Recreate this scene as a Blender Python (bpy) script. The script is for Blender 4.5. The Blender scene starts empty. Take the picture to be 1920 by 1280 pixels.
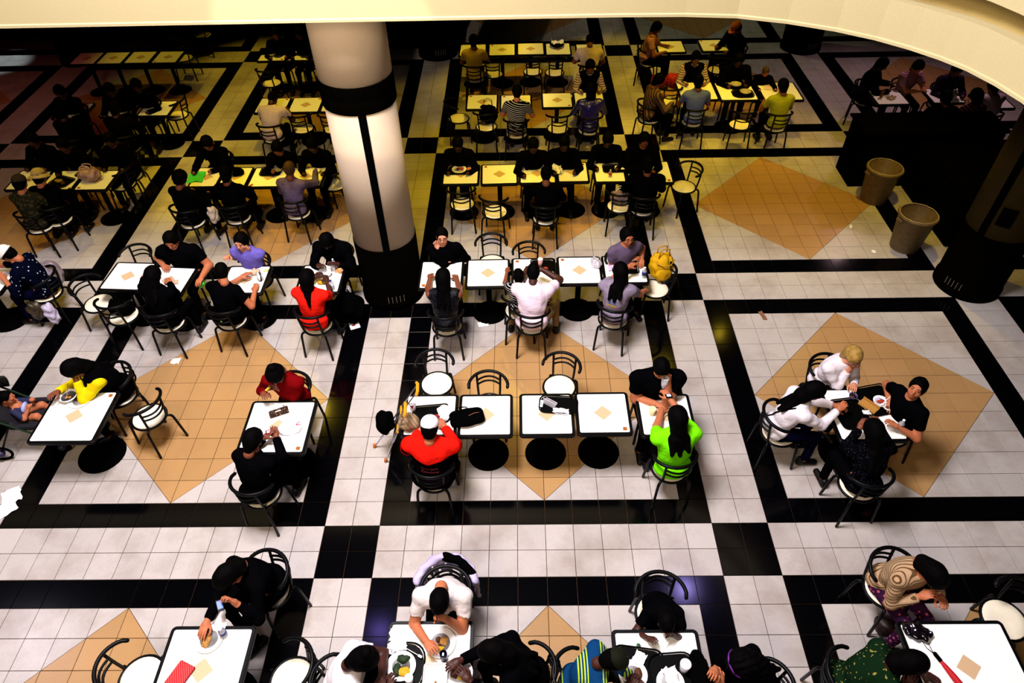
import bpy, bmesh, math, random
import numpy as np
from mathutils import Vector, Matrix
from mathutils.bvhtree import BVHTree
random.seed(7); rng = np.random.default_rng(7)
PI = math.pi; T = 0.3048
sc = bpy.context.scene
COL = sc.collection

# ------------------------------------------------------------------ camera, world, lights, exposure
CAM = (1.58905, -3.95801, 6.85679); ROT = (0.781207, 0.0174894, 0.0015988); FPX = 1301.47
cd = bpy.data.cameras.new('camera'); cam = bpy.data.objects.new('camera', cd); COL.objects.link(cam)
cam.location = CAM; cam.rotation_euler = ROT
cd.sensor_width = 36.0; cd.lens = 36.0*FPX/1920.0; cd.clip_end = 200
sc.camera = cam
sc.view_settings.view_transform = 'Standard'; sc.view_settings.look = 'None'
sc.view_settings.gamma = 1.0; sc.view_settings.use_curve_mapping = False
sc.view_settings.exposure = 0.0
sc.cycles.max_bounces = 5; sc.cycles.diffuse_bounces = 2; sc.cycles.glossy_bounces = 2
sc.cycles.transmission_bounces = 4; sc.cycles.transparent_max_bounces = 8
sc.cycles.caustics_reflective = False; sc.cycles.caustics_refractive = False
sc.cycles.use_denoising = True
w = bpy.data.worlds.new('world'); sc.world = w; w.use_nodes = True
w.node_tree.nodes['Background'].inputs['Color'].default_value = (0.9, 0.75, 0.8, 1)
w.node_tree.nodes['Background'].inputs['Strength'].default_value = 0.004

def area(name, loc, size, power, color, target=None, shape='DISK', spread=180):
    l = bpy.data.lights.new(name, 'AREA'); l.shape = shape; l.size = size; l.energy = power; l.color = color
    l.spread = math.radians(spread)
    o = bpy.data.objects.new(name, l); COL.objects.link(o); o.location = loc
    if target is not None:
        o.rotation_euler = (Vector(target)-Vector(loc)).to_track_quat('-Z', 'Y').to_euler()
    o['kind'] = 'structure'
    return o
def spot(name, loc, target, power, color, angle=60, blend=.6, radius=.08):
    l = bpy.data.lights.new(name, 'SPOT'); l.energy = power; l.color = color
    l.spot_size = math.radians(angle); l.spot_blend = blend; l.shadow_soft_size = radius
    o = bpy.data.objects.new(name, l); COL.objects.link(o); o.location = loc
    o.rotation_euler = (Vector(target)-Vector(loc)).to_track_quat('-Z', 'Y').to_euler()
    o['kind'] = 'structure'
    return o
# skylight: daylight falling through the open well over the near part of the floor
area('skylight', (-0.3, 0.2, 10.0), 2.4, 1820, (1.0, 0.94, 0.99), shape='SQUARE')
area('added_fill', (-1.2, -7.5, 10.2), 2.5, 620, (1.0, 0.80, 0.60), target=(0, 3, 2.0), shape='SQUARE')  # added soft fill for column, beam and people; no such source seen
spot('well_spot', (-2.2, -6.5, 7.6), (-.30, 3.6, 3.75), 3600, (1.0, .82, .62), 13, .2, .05)
# warm lamps recessed in the ceiling over the far part
WARM = (1.0, 0.68, 0.035)
# wide ones near the edge of the well, then one short row over each aisle and one over each line of tables
for (lx, ly, pw, an) in ((-2.6, 5.1, 190, 118), (1.4, 5.0, 190, 118), (4.54, 5.97, 55, 118), (7.0, 5.6, 300, 95), (6.0, 7.07, 25, 118), (-6.4, 5.2, 60, 100),
        (3.96, 7.6, 350, 46), (3.96, 9.8, 330, 46), (3.96, 12.0, 300, 46), (-4.57, 7.2, 360, 46), (-4.57, 9.5, 360, 46), (-4.57, 12.0, 250, 46), (-.3, 7.6, 150, 46), (-.3, 9.8, 120, 46),
        (1.0, 6.15, 230, 46), (2.3, 6.15, 230, 46), (3.6, 6.15, 200, 46), (-3.3, 6.15, 230, 46), (-2.0, 6.15, 230, 46),
        (1.2, 8.6, 260, 44), (2.7, 8.6, 260, 44), (5.1, 8.8, 260, 50), (6.3, 8.6, 250, 56), (-2.5, 8.6, 280, 46), (.9, 10.9, 240, 40), (2.3, 10.9, 240, 40), (5.2, 10.9, 230, 44), (-3.2, 10.9, 240, 42), (5.2, 7.4, 90, 80)):
    spot('downlight', (lx, ly, 4.1), (lx, ly, 0), pw, WARM, an, .8, .09)
for (lx, ly, tx, ty, pw, an) in ((-5.6, 6.3, -5.5, 6.0, 150, 62), (-5.4, 8.7, -5.2, 8.5, 110, 50), (-6.3, 10.9, -6.2, 10.8, 95, 50)): spot('downlight', (lx, ly, 4.1), (tx, ty, .75), pw, WARM, an, .9, .08)
spot('downlight', (6.2, 13.6, 4.05), (6.2, 13.6, 0), 90, (.9, .9, .55), 110, .8, .1)
spot('downlight', (9.6, 10.0, 4.05), (9.2, 9.2, 0), 190, (1.0, .62, .68), 100, .8, .1)
spot('downlight', (-10.9, 13.5, 3.9), (-10.75, 12.4, 0), 420, (.75, .95, 1.0), 22, .8, .05)
spot('downlight', (-9.4, 9.0, 4.0), (-9.6, 8.6, 0), 60, (1.0, .12, .1), 120, .8, .05)
# small lamps of the well whose glints show on the polished tiles
for (p, pw, c) in (((5.14, 3.0, 8.0), 110, (.45, .35, 1.0)), ((-8.7, 1.7, 8.0), 420, (.85, .8, 1.0)), ((-1.5, 2.1, 8.0), 30, (.3, .2, 1.0))):
    l = bpy.data.lights.new('well_lamp', 'POINT'); l.energy = pw; l.color = c; l.shadow_soft_size = .14
    o = bpy.data.objects.new('well_lamp', l); COL.objects.link(o); o.location = p; o['kind'] = 'structure'

# ------------------------------------------------------------------ materials
MATS = {}
def mat(name, col, rough=.6, spec=.3, metal=0.0, noise=None, bump=None, trans=0.0, alpha=1.0, emit=None, pattern=None):
    """noise=(scale, amount), bump=(scale, strength), pattern=(kind, colour, args)"""
    if name in MATS: return MATS[name]
    m = bpy.data.materials.new(name); m.use_nodes = True; nt = m.node_tree; b = nt.nodes['Principled BSDF']
    b.inputs['Base Color'].default_value = (*col, 1); b.inputs['Roughness'].default_value = rough
    b.inputs['Specular IOR Level'].default_value = spec; b.inputs['Metallic'].default_value = metal
    if trans: b.inputs['Transmission Weight'].default_value = trans
    if alpha < 1: b.inputs['Alpha'].default_value = alpha
    if emit: b.inputs['Emission Color'].default_value = (*emit[0], 1); b.inputs['Emission Strength'].default_value = emit[1]
    tc = nt.nodes.new('ShaderNodeTexCoord'); out = None
    def mix(fac, a, c):
        n = nt.nodes.new('ShaderNodeMix'); n.data_type = 'RGBA'; nt.links.new(fac, n.inputs[0])
        if isinstance(a, tuple): n.inputs[6].default_value = (*a, 1)
        else: nt.links.new(a, n.inputs[6])
        n.inputs[7].default_value = (*c, 1); return n.outputs[2]
    def math_(op, a, b2=None):
        n = nt.nodes.new('ShaderNodeMath'); n.operation = op
        for i, v in enumerate((a, b2)):
            if v is None: continue
            if isinstance(v, (int, float)): n.inputs[i].default_value = v
            else: nt.links.new(v, n.inputs[i])
        return n.outputs[0]
    cur = col
    if noise:
        n = nt.nodes.new('ShaderNodeTexNoise'); n.inputs['Scale'].default_value = noise[0]; n.inputs['Detail'].default_value = 3
        nt.links.new(tc.outputs['Object'], n.inputs['Vector'])
        r = nt.nodes.new('ShaderNodeMapRange'); r.inputs[1].default_value = .35; r.inputs[2].default_value = .7
        nt.links.new(n.outputs['Fac'], r.inputs[0])
        cur = mix(r.outputs[0], col, tuple(c*(1-noise[1]) for c in col))
    if pattern:
        kind, c2, a = pattern
        sp = nt.nodes.new('ShaderNodeSeparateXYZ'); nt.links.new(tc.outputs['Object'], sp.inputs[0])
        if kind == 'stripe':      # a = (sx, sy, sz, width)
            v = math_('ADD', math_('ADD', math_('MULTIPLY', sp.outputs[0], a[0]), math_('MULTIPLY', sp.outputs[1], a[1])), math_('MULTIPLY', sp.outputs[2], a[2]))
            f = math_('LESS_THAN', math_('FRACT', v), a[3])
        elif kind == 'dots':      # a = (scale, radius)
            vo = nt.nodes.new('ShaderNodeTexVoronoi'); vo.inputs['Scale'].default_value = a[0]; nt.links.new(tc.outputs['Object'], vo.inputs['Vector'])
            f = math_('LESS_THAN', vo.outputs['Distance'], a[1])
        elif kind == 'speck':
            vo = nt.nodes.new('ShaderNodeTexNoise'); vo.inputs['Scale'].default_value = a[0]; vo.inputs['Detail'].default_value = 2; nt.links.new(tc.outputs['Object'], vo.inputs['Vector'])
            f = math_('GREATER_THAN', vo.outputs['Fac'], a[1])
        elif kind == 'panel':     # black back panel below the shoulders
            hz = math_('ADD', math_('MULTIPLY', math_('ABSOLUTE', sp.outputs[0]), .22), .905)
            f = math_('MULTIPLY', math_('LESS_THAN', sp.outputs[2], hz), math_('LESS_THAN', sp.outputs[1], .09))
        elif kind == 'multi':     # triple stripes
            v = math_('FRACT', math_('ADD', math_('MULTIPLY', sp.outputs[0], a[0]), math_('MULTIPLY', sp.outputs[1], a[1])))
            f = math_('MULTIPLY', math_('LESS_THAN', v, .42), math_('LESS_THAN', math_('FRACT', math_('MULTIPLY', v, 8)), .45))
        cur = mix(f, cur, c2)
    if cur is not col: nt.links.new(cur, b.inputs['Base Color'])
    if bump:
        n = nt.nodes.new('ShaderNodeTexNoise'); n.inputs['Scale'].default_value = bump[0]; n.inputs['Detail'].default_value = 2
        nt.links.new(tc.outputs['Object'], n.inputs['Vector'])
        bp = nt.nodes.new('ShaderNodeBump'); bp.inputs['Strength'].default_value = bump[1]; bp.inputs['Distance'].default_value = .02
        nt.links.new(n.outputs['Fac'], bp.inputs['Height']); nt.links.new(bp.outputs[0], b.inputs['Normal'])
    MATS[name] = m; return m

def tile_mat(name, col, rough, spec, dirt, fleck):
    m = bpy.data.materials.new(name); m.use_nodes = True; nt = m.node_tree; b = nt.nodes['Principled BSDF']
    b.inputs['Roughness'].default_value = rough; b.inputs['Specular IOR Level'].default_value = spec
    g = nt.nodes.new('ShaderNodeNewGeometry')
    n1 = nt.nodes.new('ShaderNodeTexNoise'); n1.inputs['Scale'].default_value = 105; n1.inputs['Detail'].default_value = 2
    n2 = nt.nodes.new('ShaderNodeTexNoise'); n2.inputs['Scale'].default_value = 1.3; n2.inputs['Detail'].default_value = 5; n2.inputs['Roughness'].default_value = .65
    for n in (n1, n2): nt.links.new(g.outputs['Position'], n.inputs['Vector'])
    r1 = nt.nodes.new('ShaderNodeMapRange'); r1.inputs[1].default_value = .58; r1.inputs[2].default_value = .72; r1.inputs[4].default_value = fleck
    nt.links.new(n1.outputs['Fac'], r1.inputs[0])
    r2 = nt.nodes.new('ShaderNodeMapRange'); r2.inputs[1].default_value = .45; r2.inputs[2].default_value = .72; r2.inputs[4].default_value = dirt
    nt.links.new(n2.outputs['Fac'], r2.inputs[0])
    oi = nt.nodes.new('ShaderNodeObjectInfo')
    m1 = nt.nodes.new('ShaderNodeMix'); m1.data_type = 'RGBA'; m1.inputs[6].default_value = (*col, 1); m1.inputs[7].default_value = (col[0]*.35, col[1]*.28, col[2]*.25, 1)
    nt.links.new(r1.outputs[0], m1.inputs[0])
    m2 = nt.nodes.new('ShaderNodeMix'); m2.data_type = 'RGBA'; m2.inputs[7].default_value = (col[0]*.62, col[1]*.55, col[2]*.5, 1)
    nt.links.new(m1.outputs[2], m2.inputs[6]); nt.links.new(r2.outputs[0], m2.inputs[0])
    hv = nt.nodes.new('ShaderNodeHueSaturation'); nt.links.new(m2.outputs[2], hv.inputs['Color'])
    r3 = nt.nodes.new('ShaderNodeMapRange'); r3.inputs[3].default_value = .93; r3.inputs[4].default_value = 1.05
    nt.links.new(oi.outputs['Random'], r3.inputs[0]); nt.links.new(r3.outputs[0], hv.inputs['Value'])
    nt.links.new(hv.outputs[0], b.inputs['Base Color'])
    return m
M_WHITE = tile_mat('cream_terrazzo', (.46, .415, .385), .26, .25, .8, .4)
M_TAN = tile_mat('tan_terrazzo', (.40, .225, .088), .26, .25, .25, .3)
M_BLACK = tile_mat('black_tile_glaze', (.0006, .0006, .001), .12, .25, .1, .2)
M_GROUT = mat('grout', (.055, .03, .016), .9, .1, noise=(20, .4))
M_BLK = mat('black_enamel', (.0012, .0012, .0014), .4, .1)
M_BLKMATTE = mat('black_rubber', (.001, .001, .001), .8, .0)
M_LAM = mat('white_laminate', (.92, .90, .84), .35, .2)
M_INLAY = mat('tan_inlay', (.56, .38, .22), .4, .2)
M_SEAT = mat('cream_vinyl', (.86, .78, .60), .45, .2, noise=(9, .1))
M_STICK = mat('orange_sticker', (.55, .16, .03), .5, .2)
M_STICKD = mat('sticker_ring', (.06, .008, .002), .5, .2)
M_CREAM = mat('cream_paint', (.46, .355, .25), .6, .15, noise=(60, .06))
M_FASC = mat('beam_paint', (.52, .435, .23), .6, .15, noise=(90, .08))
M_DARK = mat('dark_paint', (.0012, .001, .001), .8, .0)
M_BASE = mat('dark_brown_plinth', (.0009, .0007, .0004), .7, .0)

# ------------------------------------------------------------------ mesh helpers
def mesh_np(name, V, Q=None, Tt=None, smooth=False):
    me = bpy.data.meshes.new(name); V = np.asarray(V, np.float32)
    nq = 0 if Q is None else len(Q); ntr = 0 if Tt is None else len(Tt)
    me.vertices.add(len(V)); me.vertices.foreach_set('co', V.ravel())
    loops = np.concatenate([np.asarray(Q, np.int32).ravel() if nq else np.zeros(0, np.int32), np.asarray(Tt, np.int32).ravel() if ntr else np.zeros(0, np.int32)])
    me.loops.add(len(loops)); me.loops.foreach_set('vertex_index', loops)
    me.polygons.add(nq+ntr)
    ls = np.concatenate([np.arange(nq)*4, nq*4+np.arange(ntr)*3]).astype(np.int32)
    me.polygons.foreach_set('loop_start', ls)
    me.polygons.foreach_set('use_smooth', np.full(nq+ntr, smooth))
    me.update(calc_edges=True); me.validate(); return me
class MB:
    """collects polygons, then links them as ONE mesh object"""
    def __init__(s): s.v = []; s.f = []; s.sm = []
    def add(s, vs, fs, smooth=False, M=None):
        o = len(s.v)
        for p in vs:
            p = Vector(p); s.v.append(tuple(M @ p) if M is not None else tuple(p))
        for f in fs: s.f.append([i+o for i in f]); s.sm.append(smooth)
        return s
    def box(s, c, h, rz=0, M=None, bev=0.0):
        ca, sa = math.cos(rz), math.sin(rz); vs = []
        if bev <= 0:
            for z in (-1, 1):
                for x, y in ((-1, -1), (1, -1), (1, 1), (-1, 1)):
                    X, Y = x*h[0], y*h[1]; vs.append((c[0]+X*ca-Y*sa, c[1]+X*sa+Y*ca, c[2]+z*h[2]))
            fs = [(3, 2, 1, 0), (4, 5, 6, 7), (0, 1, 5, 4), (1, 2, 6, 5), (2, 3, 7, 6), (3, 0, 4, 7)]
        else:
            for (z, k) in ((-h[2], bev), (-h[2]+bev, 0), (h[2]-bev, 0), (h[2], bev)):
                for x, y in ((-1, -1), (1, -1), (1, 1), (-1, 1)):
                    X, Y = x*(h[0]-k), y*(h[1]-k); vs.append((c[0]+X*ca-Y*sa, c[1]+X*sa+Y*ca, c[2]+z))
            fs = [(3, 2, 1, 0), (12, 13, 14, 15)]
            for r in range(3):
                for i in range(4): j = (i+1) % 4; fs.append((r*4+i, r*4+j, r*4+4+j, r*4+4+i))
        return s.add(vs, fs, False, M)
    def prism(s, pts, z0, z1, bev=0.0, M=None):
        """vertical prism on a polygon (counter-clockwise)"""
        n = len(pts); cx = sum(p[0] for p in pts)/n; cy = sum(p[1] for p in pts)/n
        def sh(p, k):
            dx, dy = p[0]-cx, p[1]-cy; L = math.hypot(dx, dy) or 1; return (p[0]-dx/L*k, p[1]-dy/L*k)
        lv = [(z0, 0), (z1-bev, 0), (z1, bev*1.4)] if bev else [(z0, 0), (z1, 0)]
        vs = [(*sh(p, k), z) for z, k in lv for p in pts]; fs = [tuple(range(n))[::-1], tuple(range((len(lv)-1)*n, len(lv)*n))]
        for r in range(len(lv)-1):
            for i in range(n): j = (i+1) % n; fs.append((r*n+i, r*n+j, r*n+n+j, r*n+n+i))
        return s.add(vs, fs, False, M)
    def lathe(s, prof, c=(0, 0, 0), seg=20, M=None, sx=1, sy=1, smooth=True):
        vs = []; fs = []; n = len(prof)
        for r, z in prof:
            for i in range(seg):
                a = 2*PI*i/seg; vs.append((c[0]+r*math.cos(a)*sx, c[1]+r*math.sin(a)*sy, c[2]+z))
        for k in range(n-1):
            for i in range(seg): j = (i+1) % seg; fs.append((k*seg+i, k*seg+j, k*seg+seg+j, k*seg+seg+i))
        if prof[0][0] > 1e-5: fs.append(tuple(range(seg))[::-1])
        if prof[-1][0] > 1e-5: fs.append(tuple(range((n-1)*seg, n*seg)))
        return s.add(vs, fs, smooth, M)
    def tube(s, pts, r, seg=8, closed=False, M=None, rs=None):
        P_ = [Vector(p) for p in pts]; n = len(P_); vs = []; fs = []
        tg = []
        for i in range(n):
            a = P_[(i-1) % n] if (closed or i > 0) else P_[i]; b = P_[(i+1) % n] if (closed or i < n-1) else P_[i]
            tg.append((b-a).normalized())
        u = tg[0].orthogonal().normalized()
        rings = []
        for i in range(n):
            if i: u = (u-tg[i]*u.dot(tg[i])).normalized()
            v = tg[i].cross(u); rr = rs[i] if rs else r
            rings.append([P_[i]+(u*math.cos(2*PI*k/seg)+v*math.sin(2*PI*k/seg))*rr for k in range(seg)])
        if not closed:   # rounded caps
            for e, d in ((0, -1), (n-1, 1)):
                rr = rs[e] if rs else r
                cap = [P_[e]+tg[e]*d*rr*.7+(q-P_[e])*.6 for q in rings[0 if e == 0 else -1]]
                if e == 0: rings.insert(0, cap)
                else: rings.append(cap)
        m = len(rings)
        for rg in rings: vs += [tuple(q) for q in rg]
        for k in range(m if closed else m-1):
            k2 = (k+1) % m
            for i in range(seg): j = (i+1) % seg; fs.append((k*seg+i, k*seg+j, k2*seg+j, k2*seg+i))
        if not closed: fs.append(tuple(range(seg))[::-1]); fs.append(tuple(range((m-1)*seg, m*seg)))
        return s.add(vs, fs, True, M)
    def ell(s, c, r, seg=10, rings=6, M=None):
        prof = [(math.sin(PI*i/rings), -math.cos(PI*i/rings)) for i in range(rings+1)]
        vs = []; fs = []
        for a, z in prof:
            for k in range(seg): vs.append((c[0]+r[0]*a*math.cos(2*PI*k/seg), c[1]+r[1]*a*math.sin(2*PI*k/seg), c[2]+r[2]*z))
        for q in range(rings):
            for i in range(seg): j = (i+1) % seg; fs.append((q*seg+i, q*seg+j, q*seg+seg+j, q*seg+seg+i))
        return s.add(vs, fs, True, M)
    def mesh(s, name):
        me = bpy.data.meshes.new(name); me.from_pydata(s.v, [], s.f); me.polygons.foreach_set('use_smooth', s.sm); me.update(); return me
    def build(s, name, m, parent=None):
        return link(name, s.mesh(name), m, parent)
def link(name, me, m=None, parent=None):
    if m is not None and not me.materials: me.materials.append(m)
    o = bpy.data.objects.new(name, me); COL.objects.link(o)
    if parent is not None: o.parent = parent
    return o
def tag(o, label=None, cat=None, group=None, kind=None):
    if label: o['label'] = label
    if cat: o['category'] = cat
    if group: o['group'] = group
    if kind: o['kind'] = kind
    return o
def thing(name, label, cat, loc=(0, 0, 0), rz=0, group=None):
    o = bpy.data.objects.new(name, None); COL.objects.link(o); o.location = loc; o.rotation_euler = (0, 0, rz)
    o.empty_display_size = .1
    return tag(o, label, cat, group)
KIDS = {}
def copy_tree(o, kids):
    c = o.copy(); COL.objects.link(c)
    for k in kids:
        d = k.copy(); COL.objects.link(d); d.parent = c
    return c
def rrect(w_, d_, r, n=4):
    pts = []
    for cx, cy, a0 in ((w_/2-r, -d_/2+r, -90), (w_/2-r, d_/2-r, 0), (-w_/2+r, d_/2-r, 90), (-w_/2+r, -d_/2+r, 180)):
        for i in range(n+1):
            a = math.radians(a0+90*i/n); pts.append((cx+r*math.cos(a), cy+r*math.sin(a)))
    return pts
def arc(cx, cy, z, r, a0, a1, n=14, sy=1.0):
    return [(cx+r*math.cos(math.radians(a0+(a1-a0)*i/n)), cy+sy*r*math.sin(math.radians(a0+(a1-a0)*i/n)), z(i/n) if callable(z) else z) for i in range(n+1)]

# ------------------------------------------------------------------ floor of tiles
def project(p):
    v = cam.rotation_euler.to_matrix().transposed() @ (Vector(p)-Vector(CAM))
    if v.z > -.1: return None
    return 960+FPX*v.x/-v.z, 640-FPX*v.y/-v.z, -v.z
floor = MB().box((0, 8, -.06), (26, 16, .05)).build('floor', M_GROUT); tag(floor, 'speckled tile floor with black bands and tan diamonds', kind='structure')
def tile_kind(u, v):
    U, Vv = u % 14, v % 14
    if u in (-2, -1) and v == 11: return 'b'
    if U >= 12 and Vv >= 12: return 'b'
    if U >= 12 or Vv >= 12: return 'w'
    if U in (0, 11) or Vv in (0, 11): return 'b'
    s = abs(U+.5-6)+abs(Vv+.5-6)
    if s < 4.9: return 't'
    if s > 5.1: return 'w'
    return 'NE' if (U >= 6 and Vv >= 6) else 'NW' if (U < 6 and Vv >= 6) else 'SW' if U < 6 else 'SE'
g = .0028; H = T/2-g
sq = [(-H, -H), (H, -H), (H, H), (-H, H)]
k_ = .0016
TRI = {  # inner (towards the diamond centre) and outer half of a split tile
 'NE': ([(-H, -H), (H-k_*2, -H), (-H, H-k_*2)], [(H, -H+k_*2), (H, H), (-H+k_*2, H)]),
 'SW': ([(H, H), (-H+k_*2, H), (H, -H+k_*2)], [(-H, H-k_*2), (-H, -H), (H-k_*2, -H)]),
 'NW': ([(-H+k_*2, -H), (H, -H), (H, H-k_*2)], [(-H, -H+k_*2), (H-k_*2, H), (-H, H)]),
 'SE': ([(-H, -H+k_*2), (H-k_*2, H), (-H, H)], [(-H+k_*2, -H), (H, -H), (H, H-k_*2)])}
def tmesh(name, pts, m):
    me = MB().prism(pts, -.02, 0, .0015).mesh(name); me.materials.append(m); return me
TM = {('w', 'f'): tmesh('cream_tile', sq, M_WHITE), ('b', 'f'): tmesh('black_tile', sq, M_BLACK), ('t', 'f'): tmesh('tan_tile', sq, M_TAN)}
for q, (a, b) in TRI.items(): TM[('t', q)] = tmesh('tan_tile', a, M_TAN); TM[('w', q)] = tmesh('cream_tile', b, M_WHITE)
cells = {'w': [], 'b': [], 't': []}
for v in range(-9, 54):
    for u in range(-62, 58):
        x, y = (u+.5)*T, (v+.5)*T
        p = project((x, y, 0))
        if p is None or not (-260 < p[0] < 2180 and -160 < p[1] < 1600): continue
        infr = -20 < p[0] < 1940 and 20 < p[1] < 1300
        k = tile_kind(u, v)
        size = (1e6/p[2]**3 if infr else 0)
        if k in 'wbt': cells[k].append((size, u, v, 'f'))
        else: cells['t'].append((size, u, v, k)); cells['w'].append((size, u, v, k))
for k, L in cells.items():
    L.sort(reverse=True); nm = {'w': 'cream_tile', 'b': 'black_tile', 't': 'tan_tile'}[k]
    for (s_, u, v, q) in L[:300]:
        o = bpy.data.objects.new(nm, TM[(k, q)]); COL.objects.link(o); o.parent = floor
        o.location = ((u+.5)*T, (v+.5)*T, random.uniform(-.0006, .0006))
    mb = MB()
    for (s_, u, v, q) in L[300:]:
        pts = sq if q == 'f' else TRI[q][0 if k == 't' else 1]
        mb.prism([(a+(u+.5)*T, b+(v+.5)*T) for a, b in pts], -.02, 0)
    o = mb.build(nm+'_field', {'w': M_WHITE, 'b': M_BLACK, 't': M_TAN}[k], floor); o['kind'] = 'stuff'

# ------------------------------------------------------------------ ceiling, curved beam, columns, far walls
CURVE = [(-22, 3.22), (-12, 3.22), (-8, 3.22), (-3.64, 3.21), (0, 3.22), (1.32, 3.22), (2.6, 3.22), (3.25, 3.2), (3.75, 3.14), (4.2, 2.98), (4.6, 2.77), (4.9, 2.55), (5.12, 2.33), (5.3, 2.1), (5.43, 1.88), (5.53, 1.6), (5.6, 1.29), (5.63, .8), (5.6, 0.1), (5.6, -3)]
def strip(name, prof, m, close=True):
    """sweep a vertical profile (outward offset, z) along the curve of the opening"""
    n = len(CURVE); vs = []; fs = []
    for i, (x, y) in enumerate(CURVE):
        a = CURVE[max(0, i-1)]; b = CURVE[min(n-1, i+1)]; t = Vector((b[0]-a[0], b[1]-a[1])).normalized(); nn = Vector((t.y, -t.x))  # towards the well
        for off, z in prof: vs.append((x+nn.x*off, y+nn.y*off, z))
    k = len(prof)
    for i in range(n-1):
        for j in range(k): j2 = (j+1) % k; fs.append((i*k+j, i*k+j2, (i+1)*k+j2, (i+1)*k+j))
    mb = MB().add(vs, fs, False); return mb.build(name, m)
beam = strip('trim_1', [(0, 4.2), (.012, 4.2), (.012, 4.225), (0, 4.235), (0, 4.56), (-.35, 4.56), (-.35, 4.2)], M_FASC)
tag(beam, 'cream curved beam edge across the top of the view', kind='structure')
up = strip('trim_2', [(.10, 4.78), (.10, 5.4), (-.4, 5.4), (-.4, 4.78)], M_FASC); tag(up, 'upper cream ledge over the beam', kind='structure')
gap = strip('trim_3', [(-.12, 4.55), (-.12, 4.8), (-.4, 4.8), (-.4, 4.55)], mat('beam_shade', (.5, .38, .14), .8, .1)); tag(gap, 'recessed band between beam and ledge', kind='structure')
cv = [(x, y+.33, 4.25) for x, y in CURVE]
mb = MB(); n = len(CURVE)
vs = [(x-.25 if i > 10 else x, y+.3 if i <= 10 else y+.2, 4.22) for i, (x, y) in enumerate(CURVE)] + [(x-.25 if i > 10 else x, y+.3 if i <= 10 else y+.2, 4.36) for i, (x, y) in enumerate(CURVE)]
ceil_pts = [(x, y+.25) for x, y in CURVE[:9]]
m_ceil = M_DARK
c1 = MB().box((-1, 14.2, 4.3), (23, 10.8, .06)).box((15, 2.2, 4.3), (9.2, 5.4, .06)).build('ceiling', m_ceil); tag(c1, 'dark ceiling over the far seating', kind='structure')
wb = MB().box((0, 24.5, 2), (26, .1, 2.2)).build('wall_back', M_DARK); tag(wb, kind='structure')
wl = MB().box((-24, 8, 2), (.1, 17, 2.2)).build('wall_left', M_DARK); tag(wl, kind='structure')
wr = MB().box((24, 8, 2), (.1, 17, 2.2)).build('wall_right', M_DARK); tag(wr, kind='structure')

def column(x, y, label, lit=True, ang=-78):
    t = thing('round_column', label, 'column', (x, y, 0)); R_ = .428
    M_CREAM = MATS['cream_paint'] if lit else mat('cream_paint_shaded', (.04, .028, .008), .8, .05)  # unlit columns: their shade is put into the paint colour
    MB().lathe([(R_+.03, 0), (R_+.03, .1), (R_+.01, .12), (R_+.01, 1.05), (R_-.01, 1.06)], seg=48).build('column_base', M_BASE, t)
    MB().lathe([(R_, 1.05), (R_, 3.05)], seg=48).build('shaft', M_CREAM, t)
    MB().lathe([(R_+.012, 3.03), (R_+.016, 3.04), (R_+.016, 3.18), (R_+.012, 3.19), (R_+.016, 3.2), (R_+.016, 3.35), (R_+.012, 3.36)], seg=48).build('band', M_BASE, t)
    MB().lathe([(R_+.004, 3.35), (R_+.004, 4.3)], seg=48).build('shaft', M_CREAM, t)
    # vertical dark channel with three ribs
    ch = MB()
    for k, (da, wd, rr) in enumerate(((0, 6.2, .008), (-4.6, 1.1, .016), (0, 1.6, .014), (4.6, 1.1, .016))):
        a0 = math.radians(ang+da-wd); a1 = math.radians(ang+da+wd); n_ = 6; vs = []
        for z in (1.0, 3.04):
            for i in range(n_+1):
                a = a0+(a1-a0)*i/n_; vs.append(((R_+rr)*math.cos(a), (R_+rr)*math.sin(a), z))
            for i in range(n_+1):
                a = a1-(a1-a0)*i/n_; vs.append(((R_-.02)*math.cos(a), (R_-.02)*math.sin(a), z))
        m2 = 2*(n_+1); fs = [(i, (i+1) % m2, m2+(i+1) % m2, m2+i) for i in range(m2)]
        ch.add(vs, fs)
    ch.build('channel', M_BLKMATTE, t)
    for k in range(5):
        a = math.radians(ang+2+(k-2)*7.0); MB().box(((R_+.032)*math.cos(a), (R_+.032)*math.sin(a), .2), (.004, .004, .055), a).build('vent_slot', mat('slot_metal', (.12, .1, .08), .4, .3), t)
    return t
column(-.315, 3.96, 'big round cream column with a black band, rising left of the middle')
column(27*T, 13*T, 'round column at the right edge, its paint darkened for shade', lit=False, ang=-150)
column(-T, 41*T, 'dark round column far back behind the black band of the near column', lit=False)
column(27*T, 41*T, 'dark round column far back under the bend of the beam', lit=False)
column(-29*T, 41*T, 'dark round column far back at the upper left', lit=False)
# notice plate on the right-hand column
def plate_on_column():
    t = thing('notice_plate', 'dark square plate on the shaded column at the right edge', 'plate', (27*T, 13*T, 0)); mb = MB(); vs = []; n = 6
    for z in (1.28, 1.55):
        for r in (.434, .446):
            for i in range(n+1): a = math.radians(-138+(24*i/n)); vs.append((r*math.cos(a), r*math.sin(a), z))
    k = n+1; fs = []
    for i in range(n): fs += [(k+i, k+i+1, 3*k+i+1, 3*k+i), (i, 2*k+i, 2*k+i+1, i+1), (2*k+i, 3*k+i, 3*k+i+1, 2*k+i+1), (i, i+1, k+i+1, k+i)]
    fs += [(0, k, 3*k, 2*k), (n, 2*k+n, 3*k+n, k+n)]
    mb.add(vs, fs); mb.build('plate_body', M_BLKMATTE, t)
plate_on_column()
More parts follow.
